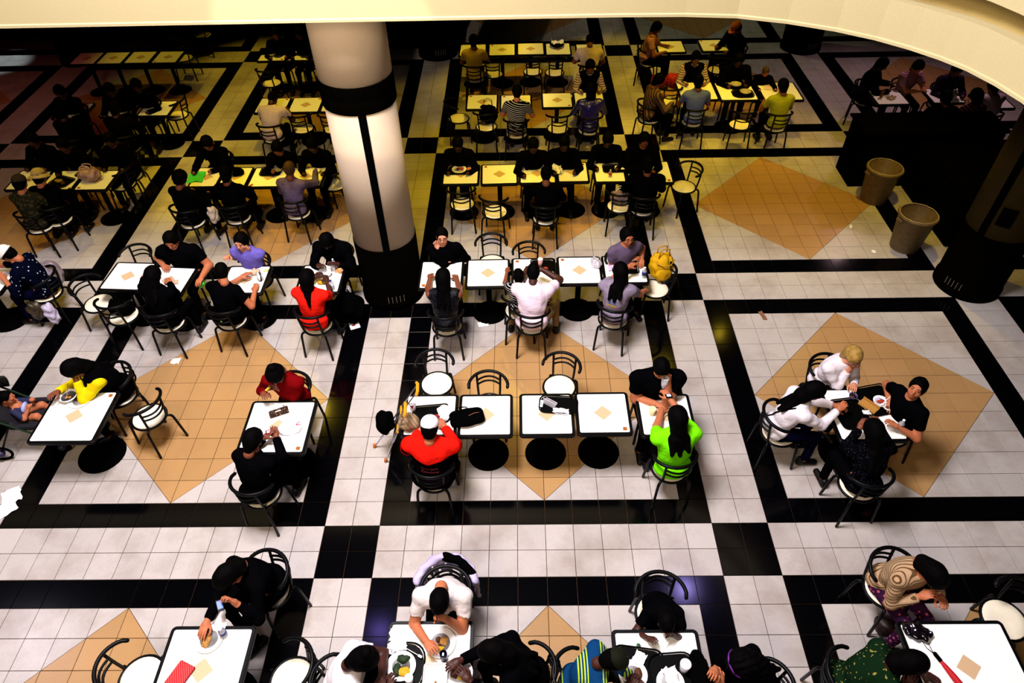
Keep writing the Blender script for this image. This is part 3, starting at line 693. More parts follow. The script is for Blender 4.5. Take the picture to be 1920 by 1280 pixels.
PEOPLE = [
dict(pos=(-0.833, -0.913), rh=(-0.006, 0.621, 0.82), lh=(-0.154, 0.373, 0.95), yaw=-128, lean=28, hp=60, sl=1, top='black', hair='longneck', skin='tan', near=1, short='person in black with the phone', lab='person in black bent over a phone and a plate of rice at the bottom left'),
dict(pos=(0.87, -1.086), rh=(0.124, 0.506, 0.82), lh=(-0.046, 0.376, 0.98), yaw=-90, lean=28, hp=55, sl=0.5, top='offwhite', hair='crop', skin='tan', near=1, bulk=1.08, lab='man in a white T-shirt eating, jacket draped on the chair behind him'),
dict(pos=(-0.002, -1.894), rh=(0.151, 0.429, 0.85), lh=(0.065, 0.411, 0.9), yaw=8, lean=30, hp=45, lelb=(0.55, -0.1), sl=0.5, top='white', hair='bun', skin='dark', near=1, short='woman with dark pinned-up hair', lab='woman in a white top with dark pinned-up hair at the bottom edge'),
dict(pos=(1.648, -1.805), rh=(0.024, 0.607, 0.85), lh=(-0.12, 0.516, 0.82), yaw=178, lean=32, hp=50, sl=1, top='black', hair='long', skin='dark', near=1, lab='person in black leaning over the white foam box'),
dict(pos=(2.828, -1.155), rh=(0.157, 0.416, 0.8), lh=(-0.055, 0.391, 0.83), yaw=-93, lean=45, hp=60, s=0.74, sl=0.5, top='black', hair='longneck', skin='dark', near=1, lab='child in black resting both arms on the tray table'),
dict(pos=(2.021, -1.852), rh=(0.132, 0.413, 0.85), lh=(0.058, 0.457, 0.85), yaw=0, lean=30, hp=45, sl=1, top='bluestripe', hair='cap_olive', skin='dark', near=1, s=0.93, lab='person in a blue jacket with lime stripes and a dark cap'),
dict(pos=(3.596, -1.947), rh=(0.004, 0.468, 0.95), lh=(-0.068, 0.413, 0.88), yaw=172, lean=28, hp=45, sl=1, top='black', hair='curlylong', skin='tan', near=1, band=1, short='woman with the purple hair band', lab='woman with dark curly hair and a purple hair band at the bottom edge'),
dict(pos=(5.007, -0.932), rh=(0.045, 0.31, 0.86), lh=(-0.135, 0.385, 0.84), yaw=-68, lean=25, hp=62, sl=1, top='beigefold', leg='floral', hair='longneck', skin='tan', near=1, lab='woman in a beige blouse and floral skirt bowing her head'),
dict(pos=(4.302, -1.854), rh=(0.089, 0.402, 0.8), lh=(-0.042, 0.568, 0.8), yaw=-5, lean=38, hp=45, sl=1, top='green', hair='longneck', skin='dark', near=1, band=2, lab='person in a dark green shawl with gold trim'),
dict(pos=(-3.285, 1.58), rh=(0.107, 0.574, 0.86), lh=(-0.035, 0.347, 1.0), yaw=-135, lean=32, hp=35, sl=1, top='yellow', hair='longback', skin='brown', near=1, vest=1, lab='woman with long black hair and yellow sleeves eating soup'),
dict(pos=(-1.115, 1.392), rh=(0.205, 0.247, 0.88), lh=(0.021, 0.194, 0.93), yaw=-98, lean=18, hp=40, sl=1, top='maroon', hair='bun', skin='brown', near=1, lab='woman in a dark red jacket with her hair in a bun'),
dict(pos=(-1.229, 0.098), rh=(0.002, 0.514, 0.86), lh=(-0.112, 0.464, 0.86), yaw=72, lean=22, hp=35, sl=1, top='black', hair='short', skin='brown', near=1, lab='person in black opposite the woman in the dark red jacket'),
dict(pos=(0.63, 0.281), rh=(0.07, 0.466, 0.8), lh=(-0.175, 0.408, 0.8), yaw=86, lean=14, hp=25, sl=1, top='redjacket', hair='cap_white', skin='tan', near=1, bulk=1.26, short='man in the white cap', lab='man in a white cap and a red jacket with a black back panel'),
dict(pos=(3.123, 1.311), rh=(0.031, 0.258, 0.78), lh=(-0.085, 0.161, 1.04), yaw=-90, lean=8, hp=35, sl=0.5, top='black', hair='short', skin='tan', near=1, bulk=1.3, face=1, short='big man drinking through a straw', lab='big man in a black T-shirt drinking from a cup with a straw'),
dict(pos=(3.205, 0.375), rh=(0.076, 0.581, 0.98), lh=(0.001, 0.565, 0.8), yaw=97, lean=14, hp=25, sl=0.5, top='lime', hair='longwavy', skin='tan', near=1, bulk=1.1, lab='woman in a bright lime T-shirt holding a glowing phone'),
dict(pos=(5.205, 1.589), rh=(0.011, 0.252, 0.98), lh=(-0.053, 0.351, 0.8), yaw=-68, lean=22, hp=25, hy=20, sl=1, top='white', hair='blonde', skin='pale', near=1, face=1, lab='blonde woman in a white cardigan with her chin on her hand'),
dict(pos=(4.465, 0.888), rh=(0.042, 0.57, 0.9), lh=(-0.067, 0.584, 0.84), yaw=0, lean=24, hp=30, sl=1, top='white', leg='navy', hair='longback', skin='tan', near=1, strap=1, lab='woman in a white long-sleeved top with a dark shoulder strap'),
dict(pos=(5.169, 0.125), rh=(0.315, 0.479, 0.86), lh=(0.068, 0.467, 0.9), yaw=97, lean=24, hp=20, sl=1, top='glitter', hair='longback', skin='brown', near=1, lab='person in glittery black clothes with their back to the camera'),
dict(pos=(5.812, 0.889), rh=(0.169, 0.064, 0.8), lh=(-0.158, 0.258, 0.84), yaw=200, lean=6, hp=-22, hy=-24, sl=0.5, top='black', hair='tied', skin='tan', near=1, face=1, lab='woman in black with tied hair looking up at the left'),
dict(pos=(-5.088, 3.463), rh=(0.137, 0.644, 0.85), lh=(-0.153, 0.372, 0.85), yaw=182, lean=24, hp=35, sl=0.8, top='polka', hair='cap_knit', skin='tan', near=1, leg='navy', lab='woman in a white knitted cap and a navy dotted blouse'),
dict(pos=(-3.174, 3.813), rh=(0.241, 0.176, 0.8), lh=(-0.323, 0.378, 0.72), yaw=-88, lean=14, hp=18, sl=0.5, top='black', hair='short', skin='tan', near=1, bulk=1.2, face=1, lab='big man in a black T-shirt with a tattooed forearm'),
dict(pos=(-3.166, 2.774), rh=(-0.1, 0.462, 0.8), lh=(-0.511, 0.511, 0.8), yaw=80, lean=16, hp=20, sl=1, top='black', hair='longback', skin='tan', near=1, lab='woman in black with her back turned, left of the tattooed man'),
dict(pos=(-2.168, 3.725), rh=(0.251, 0.123, 0.93), lh=(-0.042, 0.101, 1.04), yaw=-100, lean=12, hp=2, sl=0.5, top='purple', hair='short', skin='pale', near=1, face=1, lab='youth in a purple T-shirt covering his mouth'),
dict(pos=(-2.329, 2.812), rh=(0.273, 0.346, 0.78), lh=(-0.017, 0.515, 0.82), yaw=76, hy=-30, lean=20, hp=25, sl=0.5, top='black', hair='crop', skin='tan', near=1, lab='man in black with a small lime motif low on his back'),
dict(pos=(-1.026, 3.921), rh=(0.126, 0.423, 0.85), lh=(-0.116, 0.372, 0.85), yaw=-95, lean=25, hp=45, sl=1, top='black', hair='short', skin='dark', near=1, bulk=1.1, lab='person all in black beside the big column'),
dict(pos=(-1.143, 2.707), rh=(0.038, 0.498, 0.84), lh=(-0.155, 0.547, 0.84), yaw=80, lean=12, hp=20, sl=0.5, top='red', hair='braid', skin='dark', near=1, lab='woman in a red T-shirt with a long black braid'),
dict(pos=(0.525, 3.756), rh=(0.069, 0.114, 1.02), lh=(-0.082, 0.11, 0.8), yaw=-85, lean=10, hp=-5, sl=1, top='black', hair='crop', skin='pale', near=1, face=1, glasses=1, lab='man with glasses in a black shirt, hand at his chin'),
dict(pos=(0.608, 2.658), rh=(0.104, 0.625, 0.8), lh=(-0.255, 0.677, 0.8), yaw=90, lean=14, hp=20, sl=0, top='sequin', hair='longback', skin='brown', near=1, short='woman in the shiny black top', lab='long-haired woman in a shiny black top with her back to the camera'),
dict(pos=(1.565, 2.945), yaw=92, s=0.72, lean=22, hp=15, sl=0.5, top='stripe', hair='curly', skin='brown', near=1, lab='small child in a striped shirt beside the man in pink'),
dict(pos=(1.731, 2.663), rh=(0.117, 0.522, 1.0), lh=(-0.124, 0.647, 0.85), yaw=86, lean=32, hp=25, relb=(0.6, 0.0), sl=0.5, top='pink', leg='khaki', knees=0.24, hair='crop', skin='dark', near=1, bulk=1.15, lab='man in a pale pink shirt and khaki trousers'),
dict(pos=(2.996, 3.685), rh=(-0.069, 0.109, 0.8), lh=(-0.238, 0.143, 0.8), yaw=-72, lean=10, hp=-5, hy=0, sl=0.5, top='mauve', hair='short', skin='tan', near=1, face=1, glasses=1, lab='woman with glasses in a mauve T-shirt'),
dict(pos=(2.81, 2.751), rh=(0.337, 0.548, 0.62), lh=(0.056, 0.575, 0.95), yaw=72, lean=14, hp=15, hy=-25, sl=0.5, top='greyshirt', hair='longback', skin='tan', near=1, leg='navy', lab='long-haired woman in a grey-purple printed T-shirt'),
dict(pos=(-5.789, 5.197), yaw=88, lean=14, hp=15, sl=1, top='black', hair='bucket', skin='tan', lab='person in a tan bucket hat and black coat'),
dict(pos=(-5.999, 5.023), yaw=88, lean=14, hp=15, sl=1, top='camo', hair='cap_dark', skin='tan', lab='person in a dark patterned cap at the left edge'),
dict(pos=(-3.502, 6.535), rh=(0.24, 0.528, 0.8), lh=(-0.0, 0.477, 0.8), yaw=-92, lean=20, hp=40, sl=1, top='black', hair='short', skin='brown', lab='person in black reaching toward the green paper'),
dict(pos=(-3.618, 5.098), yaw=72, lean=14, hp=20, sl=1, top='black', hair='curly', skin='brown', lab='person in black nearest to the green paper, back turned'),
dict(pos=(-2.905, 5.193), yaw=85, lean=14, hp=20, sl=1, top='black', hair='short', skin='brown', lab='person in black with a white bag hanging on the chair'),
dict(pos=(-1.976, 5.307), rh=(0.204, 0.564, 0.95), yaw=80, lean=14, hp=20, hy=-10, sl=1, top='greyviolet', hair='crop_brown', skin='brown', lab='person in a grey-violet T-shirt with short brown hair'),
dict(pos=(-2.299, 6.345), rh=(0.107, 0.402, 0.85), lh=(0.038, 0.142, 0.95), yaw=-92, lean=22, hp=30, sl=1, top='black', hair='short', skin='brown', lab='dark figure behind the bowl on the black tray'),
dict(pos=(-1.739, 6.371), yaw=-95, lean=18, hp=30, sl=1, top='black', hair='short', skin='dark', lab='dark figure opposite the person in grey-violet, by the column'),
dict(pos=(0.606, 6.335), yaw=-92, lean=18, hp=30, sl=1, top='black', hair='short', skin='dark', lab='dark figure behind the tray at the row right of the column'),
dict(pos=(1.809, 6.211), yaw=-88, lean=14, hp=30, sl=1, top='black', hair='short', skin='dark', lab='dark figure opposite the man in black, left one'),
dict(pos=(2.304, 6.263), yaw=-88, lean=14, hp=30, sl=1, top='black', hair='short', skin='dark', lab='dark figure behind the half tray table'),
dict(pos=(1.985, 5.073), yaw=88, lean=12, hp=20, sl=1, top='black', hair='crop', skin='brown', short='man in black in the fourth row', lab='man in black seated with his back to the camera in the fourth row'),
dict(pos=(3.023, 6.378), yaw=-92, lean=16, hp=35, sl=1, top='black', hair='short', skin='dark', lab='dark figure with two bright buttons behind the napkin'),
dict(pos=(3.588, 6.237), yaw=-90, lean=8, hp=20, sl=1, top='black', hair='short', skin='brown', bulk=1.1, lab='large dark figure facing the camera at the wide table'),
dict(pos=(3.538, 5.275), yaw=88, lean=14, hp=25, sl=1, top='black', hair='short', skin='brown', bulk=1.2, lab='person in a long black coat at the wide table'),
dict(pos=(-2.948, 7.721), yaw=84, lean=45, hp=45, sl=0.5, top='whitepink', hair='crop', skin='dark', bulk=1.1, lab='man in a white shirt bent low over his table'),
dict(pos=(-6.809, 8.375), yaw=-90, lean=14, hp=30, sl=1, top='black', hair='short', skin='dark', lab='dark diner on the far side of the leftmost fifth-row table'),
dict(pos=(-5.916, 8.429), yaw=-90, lean=14, hp=30, sl=1, top='black', hair='short', skin='dark', lab='dark diner on the far side of the middle left fifth-row table'),
dict(pos=(-5.517, 7.402), yaw=88, lean=14, hp=20, sl=1, top='black', hair='short', skin='dark', bulk=1.1, lab='dark diner with back turned, hiding a dim table'),
dict(pos=(-6.404, 7.313), yaw=88, lean=14, hp=20, sl=1, top='black', hair='short', skin='dark', lab='dark diner with back turned at the leftmost fifth-row table'),
dict(pos=(1.538, 7.746), yaw=84, lean=26, hp=35, sl=0.5, top='stripe', hair='short', skin='tan', lab='person in a black top with thin white stripes'),
dict(pos=(2.878, 7.827), yaw=90, lean=10, hp=20, sl=1, top='satin', hair='longneck', skin='brown', lab='person in a shiny blue-violet jacket'),
dict(pos=(2.948, 9.125), yaw=-90, lean=16, hp=35, sl=1, top='pinkwhite', hair='longneck', skin='brown', vest=1, lab='person with white-pink sleeves facing the one in blue satin'),
dict(pos=(4.981, 9.359), yaw=-90, lean=12, hp=30, sl=1, top='pinkwhite', hair='short', skin='brown', vest=1, lab='person with striped sleeves facing the one in the blue shirt'),
dict(pos=(4.832, 8.076), yaw=88, lean=14, hp=25, sl=0.5, top='blueshirt', hair='short', skin='brown', lab='person in a blue shirt with back turned'),
dict(pos=(6.315, 7.852), yaw=95, lean=14, hp=25, sl=0.5, top='olive', hair='short', skin='brown', lab='person in a yellow-green T-shirt with back turned'),
dict(pos=(6.293, 9.112), yaw=-88, s=0.75, lean=14, hp=30, sl=1, top='black', hair='crop_brown', skin='tan', lab='small child facing the person in yellow-green'),
dict(pos=(5.767, 9.261), yaw=-90, lean=14, hp=30, sl=1, top='black', hair='short', skin='dark', bulk=1.2, lab='large dark diner behind the black trays'),
dict(pos=(3.998, 8.257), yaw=15, lean=14, hp=25, sl=1, top='brownfold', hair='short', skin='brown', lab='person in a brown coat beside the red bags'),
dict(pos=(0.687, 10.06), yaw=88, lean=14, hp=25, sl=0.5, top='yellowcream', hair='short', skin='brown', lab='person in a yellow T-shirt in the far row'),
dict(pos=(3.039, 9.994), yaw=88, lean=35, hp=45, sl=0.5, top='palepink', hair='crop', skin='brown', bulk=1.15, lab='broad person in a pale pink shirt in the far row'),
dict(pos=(-3.474, 10.894), yaw=-85, lean=12, hp=25, sl=1, top='black', hair='longneck', skin='brown', lab='person in black behind the bowl left of the column top'),
dict(pos=(-2.962, 10.873), yaw=-92, lean=12, hp=25, sl=1, top='black', hair='short', skin='dark', lab='dark figure tight against the column top'),
dict(pos=(4.313, 10.758), yaw=-20, lean=14, hp=25, sl=0.5, top='pinkstripe', hair='short', skin='brown', lab='person in a pink striped T-shirt in the far row'),
dict(pos=(6.178, 10.68), yaw=205, lean=12, hp=25, sl=1, top='black', hair='cap_pink', skin='brown', bulk=1.25, lab='big dark person in a pink cap in the far row'),
dict(pos=(8.956, 8.899), rh=(-0.04, 0.457, 0.84), lh=(-0.091, 0.512, 0.84), yaw=-80, lean=18, hp=35, sl=0.5, top='pinkstripe', hair='short', skin='tan', lab='person in a pink striped shirt at the far right'),
dict(pos=(10.012, 7.705), yaw=100, lean=20, hp=25, sl=0.5, top='paleviolet', hair='short', skin='brown', bulk=1.1, lab='person in a pale shirt under the curved beam at the right'),
dict(pos=(9.516, 7.371), yaw=100, lean=14, hp=25, sl=1, top='maroonstripe', hair='longneck', skin='brown', lab='dark diner left of the person in the pale shirt'),
dict(pos=(8.941, 7.318), yaw=92, lean=12, hp=25, sl=1, top='black', hair='short', skin='dark', bulk=1.15, short='dark diner before the far right bowls', lab='dark diner with back turned in front of the bowls at the far right'),
dict(pos=(8.23, 8.876), yaw=-25, lean=14, hp=25, sl=1, top='black', hair='short', skin='dark', bulk=1.2, lab='dark diner by the curled chair back at the far right'),
dict(pos=(9.622, 8.688), yaw=-90, lean=14, hp=25, sl=1, top='violet', hair='short', skin='brown', lab='dark diner with a violet collar under the curved beam'),
dict(pos=(-6.451, 6.62), yaw=-92, lean=14, hp=25, sl=1, top='black', hair='short', skin='dark', lab='dark figure facing the person in the patterned cap'),
dict(pos=(-5.853, 6.43), yaw=-90, lean=14, hp=25, sl=1, top='black', hair='short', skin='dark', lab='dark figure facing the person in the bucket hat'),
dict(pos=(-5.139, 6.58), yaw=-92, lean=14, hp=25, sl=1, top='black', hair='short', skin='dark', lab='dark figure behind the pink plastic bag'),
dict(pos=(-5.477, 8.58), yaw=-92, lean=14, hp=25, sl=1, top='black', hair='short', skin='dark', lab='dark figure left of the empty dim end table'),
]
NP = 0
def unit(v): return v/(np.linalg.norm(v)+1e-9)
def ik(S, Tg, l1, l2, hint):
    d = Tg-S; L = np.linalg.norm(d); L2 = min(max(L, .12), (l1+l2)*.985); Tg = S+unit(d)*L2; d = unit(d)
    a = (l1*l1-l2*l2+L2*L2)/(2*L2); h = math.sqrt(max(l1*l1-a*a, 0))
    n = hint-d*float(hint@d); return S+d*a+unit(n)*h, Tg
def person(pos, yaw, lean, hp=20, hy=0, s=1.0, bulk=1.0, rh=None, lh=None, sl=.5, top='black', leg='black', hair='short', skin='tan', near=0, face=0,
           lab='', glasses=0, band=0, strap=0, relb=None, lelb=None, vest=0, knees=.10, short='', tattoo=0, chair=True, bare=False):
    res = (.0135 if near else .021)*(s if s < .9 else 1)
    L = math.radians(lean); HP = math.radians(hp)
    def U(a): return np.array([0, math.sin(a), math.cos(a)])
    P0 = np.array([0, 0, .45+.11*s]); P1 = P0+U(.4*L)*.15*s; P2 = P1+U(.9*L)*.16*s; P3 = P2+U(1.15*L)*.17*s; P4 = P3+U(1.1*L)*.08*s; P5 = P4+U(.55*L+.5*HP)*.10*s
    t = thing('person', lab, 'person', (pos[0], pos[1], 0), math.radians(yaw-90), 'people seated at the tables')
    b = bulk*1.09*s; Rc = rotm(-1.1*L); Rb = rotm(-.6*L)
    up = U(1.15*L); sh = P3-up*.055*s; SH = {q: sh+np.array([q*.165*b, .0, 0]) for q in (-1, 1)}
    l1, l2 = .285*s, .255*s
    arms = {}
    for q, hnd, el in ((1, rh, relb), (-1, lh, lelb)):
        tg = np.array(hnd if hnd else (q*.15, .36+.25*math.sin(L), .80 if s > .9 else .79), float)
        hint = np.array([q*.55, -.25, -.75]) if el is None else np.array([q*el[0], el[1], -.2])
        E_, W = ik(SH[q], tg, l1, l2, hint); arms[q] = (E_, W)
    def torso(V, o, k=.05):
        V.ell(P0+np.array([0, -.01, .01]), (.165*b+o, .125*b+o, .125*s+o), Rb if lean > 10 else None, k)
        V.ell((P1+P2)/2, (.142*b+o, .108*b+o, .15*s+o), Rb, k)
        V.ell(P2+up*.04*s, (.160*b+o, .118*b+o, .155*s+o), Rc, k)
        V.cap(SH[-1]+np.array([.03, 0, 0]), SH[1]-np.array([.03, 0, 0]), .062*b+o, k=k)
        V.cap(sh, P3+up*.01, .075*b+o, .055*b+o, k=k)
    def arm(V, q, o, f, k=.03, cut=False):
        E_, W = arms[q]; S0 = SH[q]
        if f <= 1: V.cap(S0, S0+(E_-S0)*f, (.055*b)+o, (.055-.012*f)*b+o, k=k, cutend=cut)
        if f > 1:
            V.cap(S0, E_, .055*b+o, .043*b+o, k=k)
            V.cap(E_, E_+(W-E_)*(f-1), .043*b+o, (.043-.014*(f-1))*b+o, k=.02, cutend=cut)
    HIP = {q: P0+np.array([q*.085*b, .03, -.02]) for q in (-1, 1)}
    KN = {q: np.array([q*knees*b, .42*s, .45+.055*s]) for q in (-1, 1)}
    AN = {q: np.array([q*(knees+.01)*b, (.40 if s > .9 else .42*s), max(.09, .45-.38*s)]) for q in (-1, 1)}
    # --- body: one continuous skin surface (trunk, arms, legs, head, hands)
    V = Vol(); torso(V, -.004)
    for q in (-1, 1):
        arm(V, q, -.002, 2.0)
        V.cap(HIP[q], KN[q], .075*b, .052*s, k=.04).cap(KN[q], AN[q], .05*s, .034*s, k=.02)
    V.cap(P3-up*.03*s, P4+(P5-P4)*.3, .056*s, .052*s, k=.04)
    bv, bq = V.build(res)
    vs = [bv]; qs = [bq]; off = len(bv)
    f5 = unit(P5-P4); hr = rotm(-(.35*L+HP)*1.0) ; hyw = math.radians(-hy)
    Rh = rotm(0, 0, hyw) @ hr
    if near: hvv, hq = HEAD_V, HEAD_Q
    else: hvv, hq = HEADLO_V, HEADLO_Q
    vs.append(hvv*s @ Rh.T+P5); qs.append(hq+off); off += len(hvv)
    if near:
        for q in (-1, 1):
            E_, W = arms[q]; fy = unit(W-E_); n0 = np.array([0, 0, 1.]) if abs(fy[2]) < .75 else np.array([0, -1., 0])
            fx = unit(np.cross(fy, n0)); fz = np.cross(fx, fy); R = np.stack([fx, fy, fz], 1)
            hv_, hq_ = HANDS['grip' if W[2] > .84 else 'relax']; hv_ = hv_.copy()
            if q < 0: hv_[:, 0] *= -1; hq_ = hq_[:, ::-1]
            vs.append(hv_*s*1.02 @ R.T+W); qs.append(hq_+off); off += len(hv_)
    else:
        pass
    body = link('body', mesh_np('body', np.concatenate(vs), np.concatenate(qs), smooth=True), SKIN[skin], t)
    # --- shirt
    V = Vol(); torso(V, .010)
    if sl > 0:
        for q in (-1, 1): arm(V, q, .011, {.5: .62, .8: 1.5, 1: 1.93}[sl], cut=True)
    V.cutell(P4+np.array([0, .04, .015]), (.056*s, .062*s, .062*s)); V.cutplane(P0+np.array([0, 0, -.035*s]), (0, 0, -1))
    sv, sq_ = V.build(res*1.05, noise=.0065 if near else .004, nf=26)
    shirt = link('shirt', mesh_np('shirt', sv, sq_, smooth=True), CL[top], t)
    if vest:
        V = Vol(); torso(V, .022); V.cutell(P4+np.array([0, .03, 0]), (.075*s, .085*s, .085*s)); V.cutplane(P0+np.array([0, 0, -.03*s]), (0, 0, -1))
        for q in (-1, 1): V.cutplane(SH[q]+np.array([q*.018, 0, 0]), (q*1., 0, 0))
        a_, b_ = V.build(res*1.05, noise=.003); link('vest', mesh_np('vest', a_, b_, smooth=True), CL['black'], t)
    # --- trousers
    V = Vol(); V.ell(P0+np.array([0, -.01, -.005]), (.168*b, .128*b, .10*s), Rb if lean > 10 else None, .04)
    for q in (-1, 1): V.cap(HIP[q], KN[q], .083*b, .062*s, k=.04).cap(KN[q], AN[q]+(KN[q]-AN[q])*.04, .060*s, .045*s, k=.02, cutend=True)
    V.cutplane(P0+np.array([0, 0, .05*s]), (0, 0, 1))
    tv, tq = V.build(res*1.2, noise=.004, nf=20); link('trousers', mesh_np('trousers', tv, tq, smooth=True), CL[leg], t)
    key = (near, round(s, 2))
    if key not in SHOES:
        V = Vol().cap((0, -.05, .045), (0, .13, .035), .042*s, .038*s, k=.03).cap((0, -.045, .05), (0, -.045, .09), .04*s, k=.02).cutplane((0, 0, .004), (0, 0, -1))
        a_, b_ = V.build(.014 if near else .02); SHOES[key] = mesh_np('shoe', a_, b_, smooth=True); SHOES[key].materials.append(M_SHOE)
    for q in (-1, 1):
        o = link('shoe', SHOES[key], None, t); o.location = (AN[q][0], AN[q][1], AN[q][2]-.09 if s < .9 else 0)
    # --- hair and hats, shaped in head space
    def H(p): return (Rh @ (np.array(p, float)*s))+P5
    hres = .0095 if near else .014
    V = Vol(); hm = {'blonde': M_BLOND, 'crop_brown': M_HBRN}.get(hair, M_HAIR)
    thick = {'crop': .006, 'crop_brown': .006, 'curly': .022, 'curlylong': .03, 'bun': .02, 'longback': .018, 'longwavy': .022, 'short': .015}.get(hair, .012)
    hatted = hair.startswith('cap') or hair == 'bucket'
    V.ell(H((0, -.014, .024)), np.array((.078+thick, .098+thick, .090+thick))*s, Rh, .02)
    V.ell(H((0, -.045, -.02)), np.array((.072+thick*.6, .06+thick*.7, .085))*s, Rh, .03)
    back = unit(np.array([0, -1, .15])); dn = P2+np.array([0, -.13*b, .02]); nb = P3+np.array([0, -.085*b, .0])
    if hair in ('longback', 'longwavy', 'curlylong', 'longneck', 'blonde', 'braid', 'long'):
        w0 = {'curlylong': .085, 'blonde': .062}.get(hair, .07)*s
        hb = H((0, -.06, -.02)); hd = H((0, -.055, -.12))
        V.cap(hb, hd, w0+.01, w0, k=.04)
        for q in (-1, 1): V.cap(H((q*.045, -.03, -.02)), H((q*.055, -.035, -.13)), .04*s, .034*s, k=.03)
        if hair in ('longback', 'longwavy', 'curlylong', 'long'):
            wv = 1.45 if hair in ('longwavy', 'curlylong') else 1.15
            V.cap(hd, nb, w0, .06*s, k=.05)
            for q in (-.6, 0, .6): V.cap(nb+np.array([q*.06*wv, 0, 0]), dn+np.array([q*.10*wv, 0, .04*abs(q)+.03*(q > 0)]), .046*s*wv, .022*s, k=.03)
        if hair == 'braid':
            V.cap(hd, nb+np.array([.02, -.01, 0]), .05*s, .042*s, k=.03).cap(nb+np.array([.02, -.01, 0]), dn+np.array([.05, 0, .03]), .042*s, .018*s, k=.02)
    if hair in ('short', 'bun', 'curly', 'tied') or hatted: V.cap(H((0, -.05, -.03)), H((0, -.052, -.10)), .062*s, .052*s, k=.03)
    if hair in ('bun', 'tied'): V.ell(H((0, -.075, .10) if hair == 'bun' else (0, -.115, -.02)), np.array((.055, .05, .055))*s if hair == 'bun' else np.array((.045, .04, .045))*s, None, .012)
    V.cutell(H((0, .115, -.035)), np.array((.078, .085, .108))*s, Rh); 
    V.cutell(H((0, .06, -.115)), np.array((.10, .07, .07))*s, Rh)
    if hair in ('short', 'crop', 'crop_brown', 'curly', 'tied', 'bun') or hatted: V.cutplane(H((0, 0, -.115 if hair in ('short', 'bun') else -.08)), Rh @ np.array([0, .25, -1.]))
    a_, b_ = V.build(hres, noise=.007 if 'curly' in hair else .0025, nf=75 if 'curly' in hair else 55)
    link('hair', mesh_np('hair', a_, b_, smooth=True), hm, t)
    if hatted:
        hc = {'cap_olive': (.005, .006, .002), 'cap_white': (.8, .74, .78), 'cap_knit': (.8, .74, .66), 'cap_dark': (.03, .02, .014), 'bucket': (.5, .38, .18), 'cap_pink': (.5, .12, .08)}[hair]
        hmat = mat('hat_'+hair, hc, .8, .1, noise=(40, .35) if hair in ('bucket', 'cap_dark') else None)
        V = Vol().ell(H((0, -.012, .045)), np.array((.094, .114, .088))*s, Rh, .02); V.cutplane(H((0, 0, .022)), Rh @ np.array([0, 0, -1.]))
        a_, b_ = V.build(hres)
        hat = link('hat', mesh_np('hat', a_, b_, smooth=True), hmat, t)
        M4 = Matrix.Translation(Vector(P5)) @ Matrix(Rh.tolist()).to_4x4() @ Matrix.Scale(s, 4)
        if hair == 'bucket':
            MB().lathe([(.092, .045), (.13, .012), (.148, -.002), (.146, -.008), (.09, .036)], seg=20, M=M4, sy=1.12).build('hat_brim', hmat, hat)
            MB().lathe([(.097, .03), (.098, .055), (.094, .055), (.093, .03)], seg=20, M=M4, sy=1.15).build('hat_band', mat('hat_band', (.03, .02, .01), .8, .1), hat)
        elif hair != 'cap_knit':
            pts = [(-.075, .07), (-.04, .10)]; rim = [(.078*math.cos(a), .085+.095*math.sin(a)) for a in [PI-PI*i/10 for i in range(11)]]
            vs_ = [(x, y, .03-.25*max(0, y-.09)-(x*x)*2) for x, y in rim]+[(x, y, .024-.25*max(0, y-.09)-(x*x)*2) for x, y in rim]
            fs_ = [tuple(range(11)), tuple(range(21, 10, -1))]+[(i, i+11, (i+1) % 11+11, (i+1) % 11) for i in range(11)]
            MB().add(vs_, fs_, False, M4).build('hat_peak', hmat, hat)
            MB().ell((0, -.012, .133), (.008, .008, .005), M=M4).build('hat_button', mat('hat_button', (.02, .01, .02), .6), hat)
            if hair == 'cap_white':
                for x, y in ((.055, .03), (-.05, .03), (.05, -.06), (-.05, -.06)): MB().ell((x, y, .112), (.004, .004, .004), 6, 4, M=M4).build('eyelet', mat('hat_button', (.02, .01, .02), .6), hat)
                MB().box((.058, .07, .088), (.02, .02, .02), .5, M=M4, bev=.006).build('hat_patch', mat('patch_red', (.25, .01, .01), .7), hat)
        else:
            MB().tube([(.094*math.cos(2*PI*i/20), -.012+.114*math.sin(2*PI*i/20), .026) for i in range(20)], .014, 7, True, M=M4).build('hat_rim', hmat, hat)
    if near and (face or (math.sin(math.radians(yaw)) < .3)):
        M4 = Matrix.Translation(Vector(P5)) @ Matrix(Rh.tolist()).to_4x4() @ Matrix.Scale(s, 4)
        for q in (-1, 1):
            MB().ell((q*.031, .0885, .003), (.0095, .004, .0045), 8, 5, M=M4).build('eye', M_EYE, body)
            MB().tube([(q*.017, .093, .021), (q*.031, .0915, .026), (q*.047, .082, .021)], .0032, 5, M=M4).build('eyebrow', M_HAIR, body)
        MB().tube([(-.021, .092, -.063), (-.01, .0975, -.0625), (0, .098, -.063), (.01, .0975, -.0625), (.021, .092, -.063)], .0042, 5, M=M4, rs=[.002, .004, .0042, .004, .002]).build('lips', M_LIP, body)
        if glasses:
            gm = mat('spectacle_frame', (.01, .005, .006), .3, .5); g_ = MB()
            for q in (-1, 1):
                g_.tube([(q*.033+.021*math.cos(2*PI*i/12), .104, .002+.016*math.sin(2*PI*i/12)) for i in range(12)], .0022, 5, True, M=M4)
                g_.tube([(q*.054, .103, .006), (q*.079, .07, .006), (q*.08, 0, 0)], .0018, 5, M=M4)
            g_.tube([(-.012, .105, .004), (.012, .105, .004)], .002, 5, M=M4); g_.build('spectacles', gm, t)
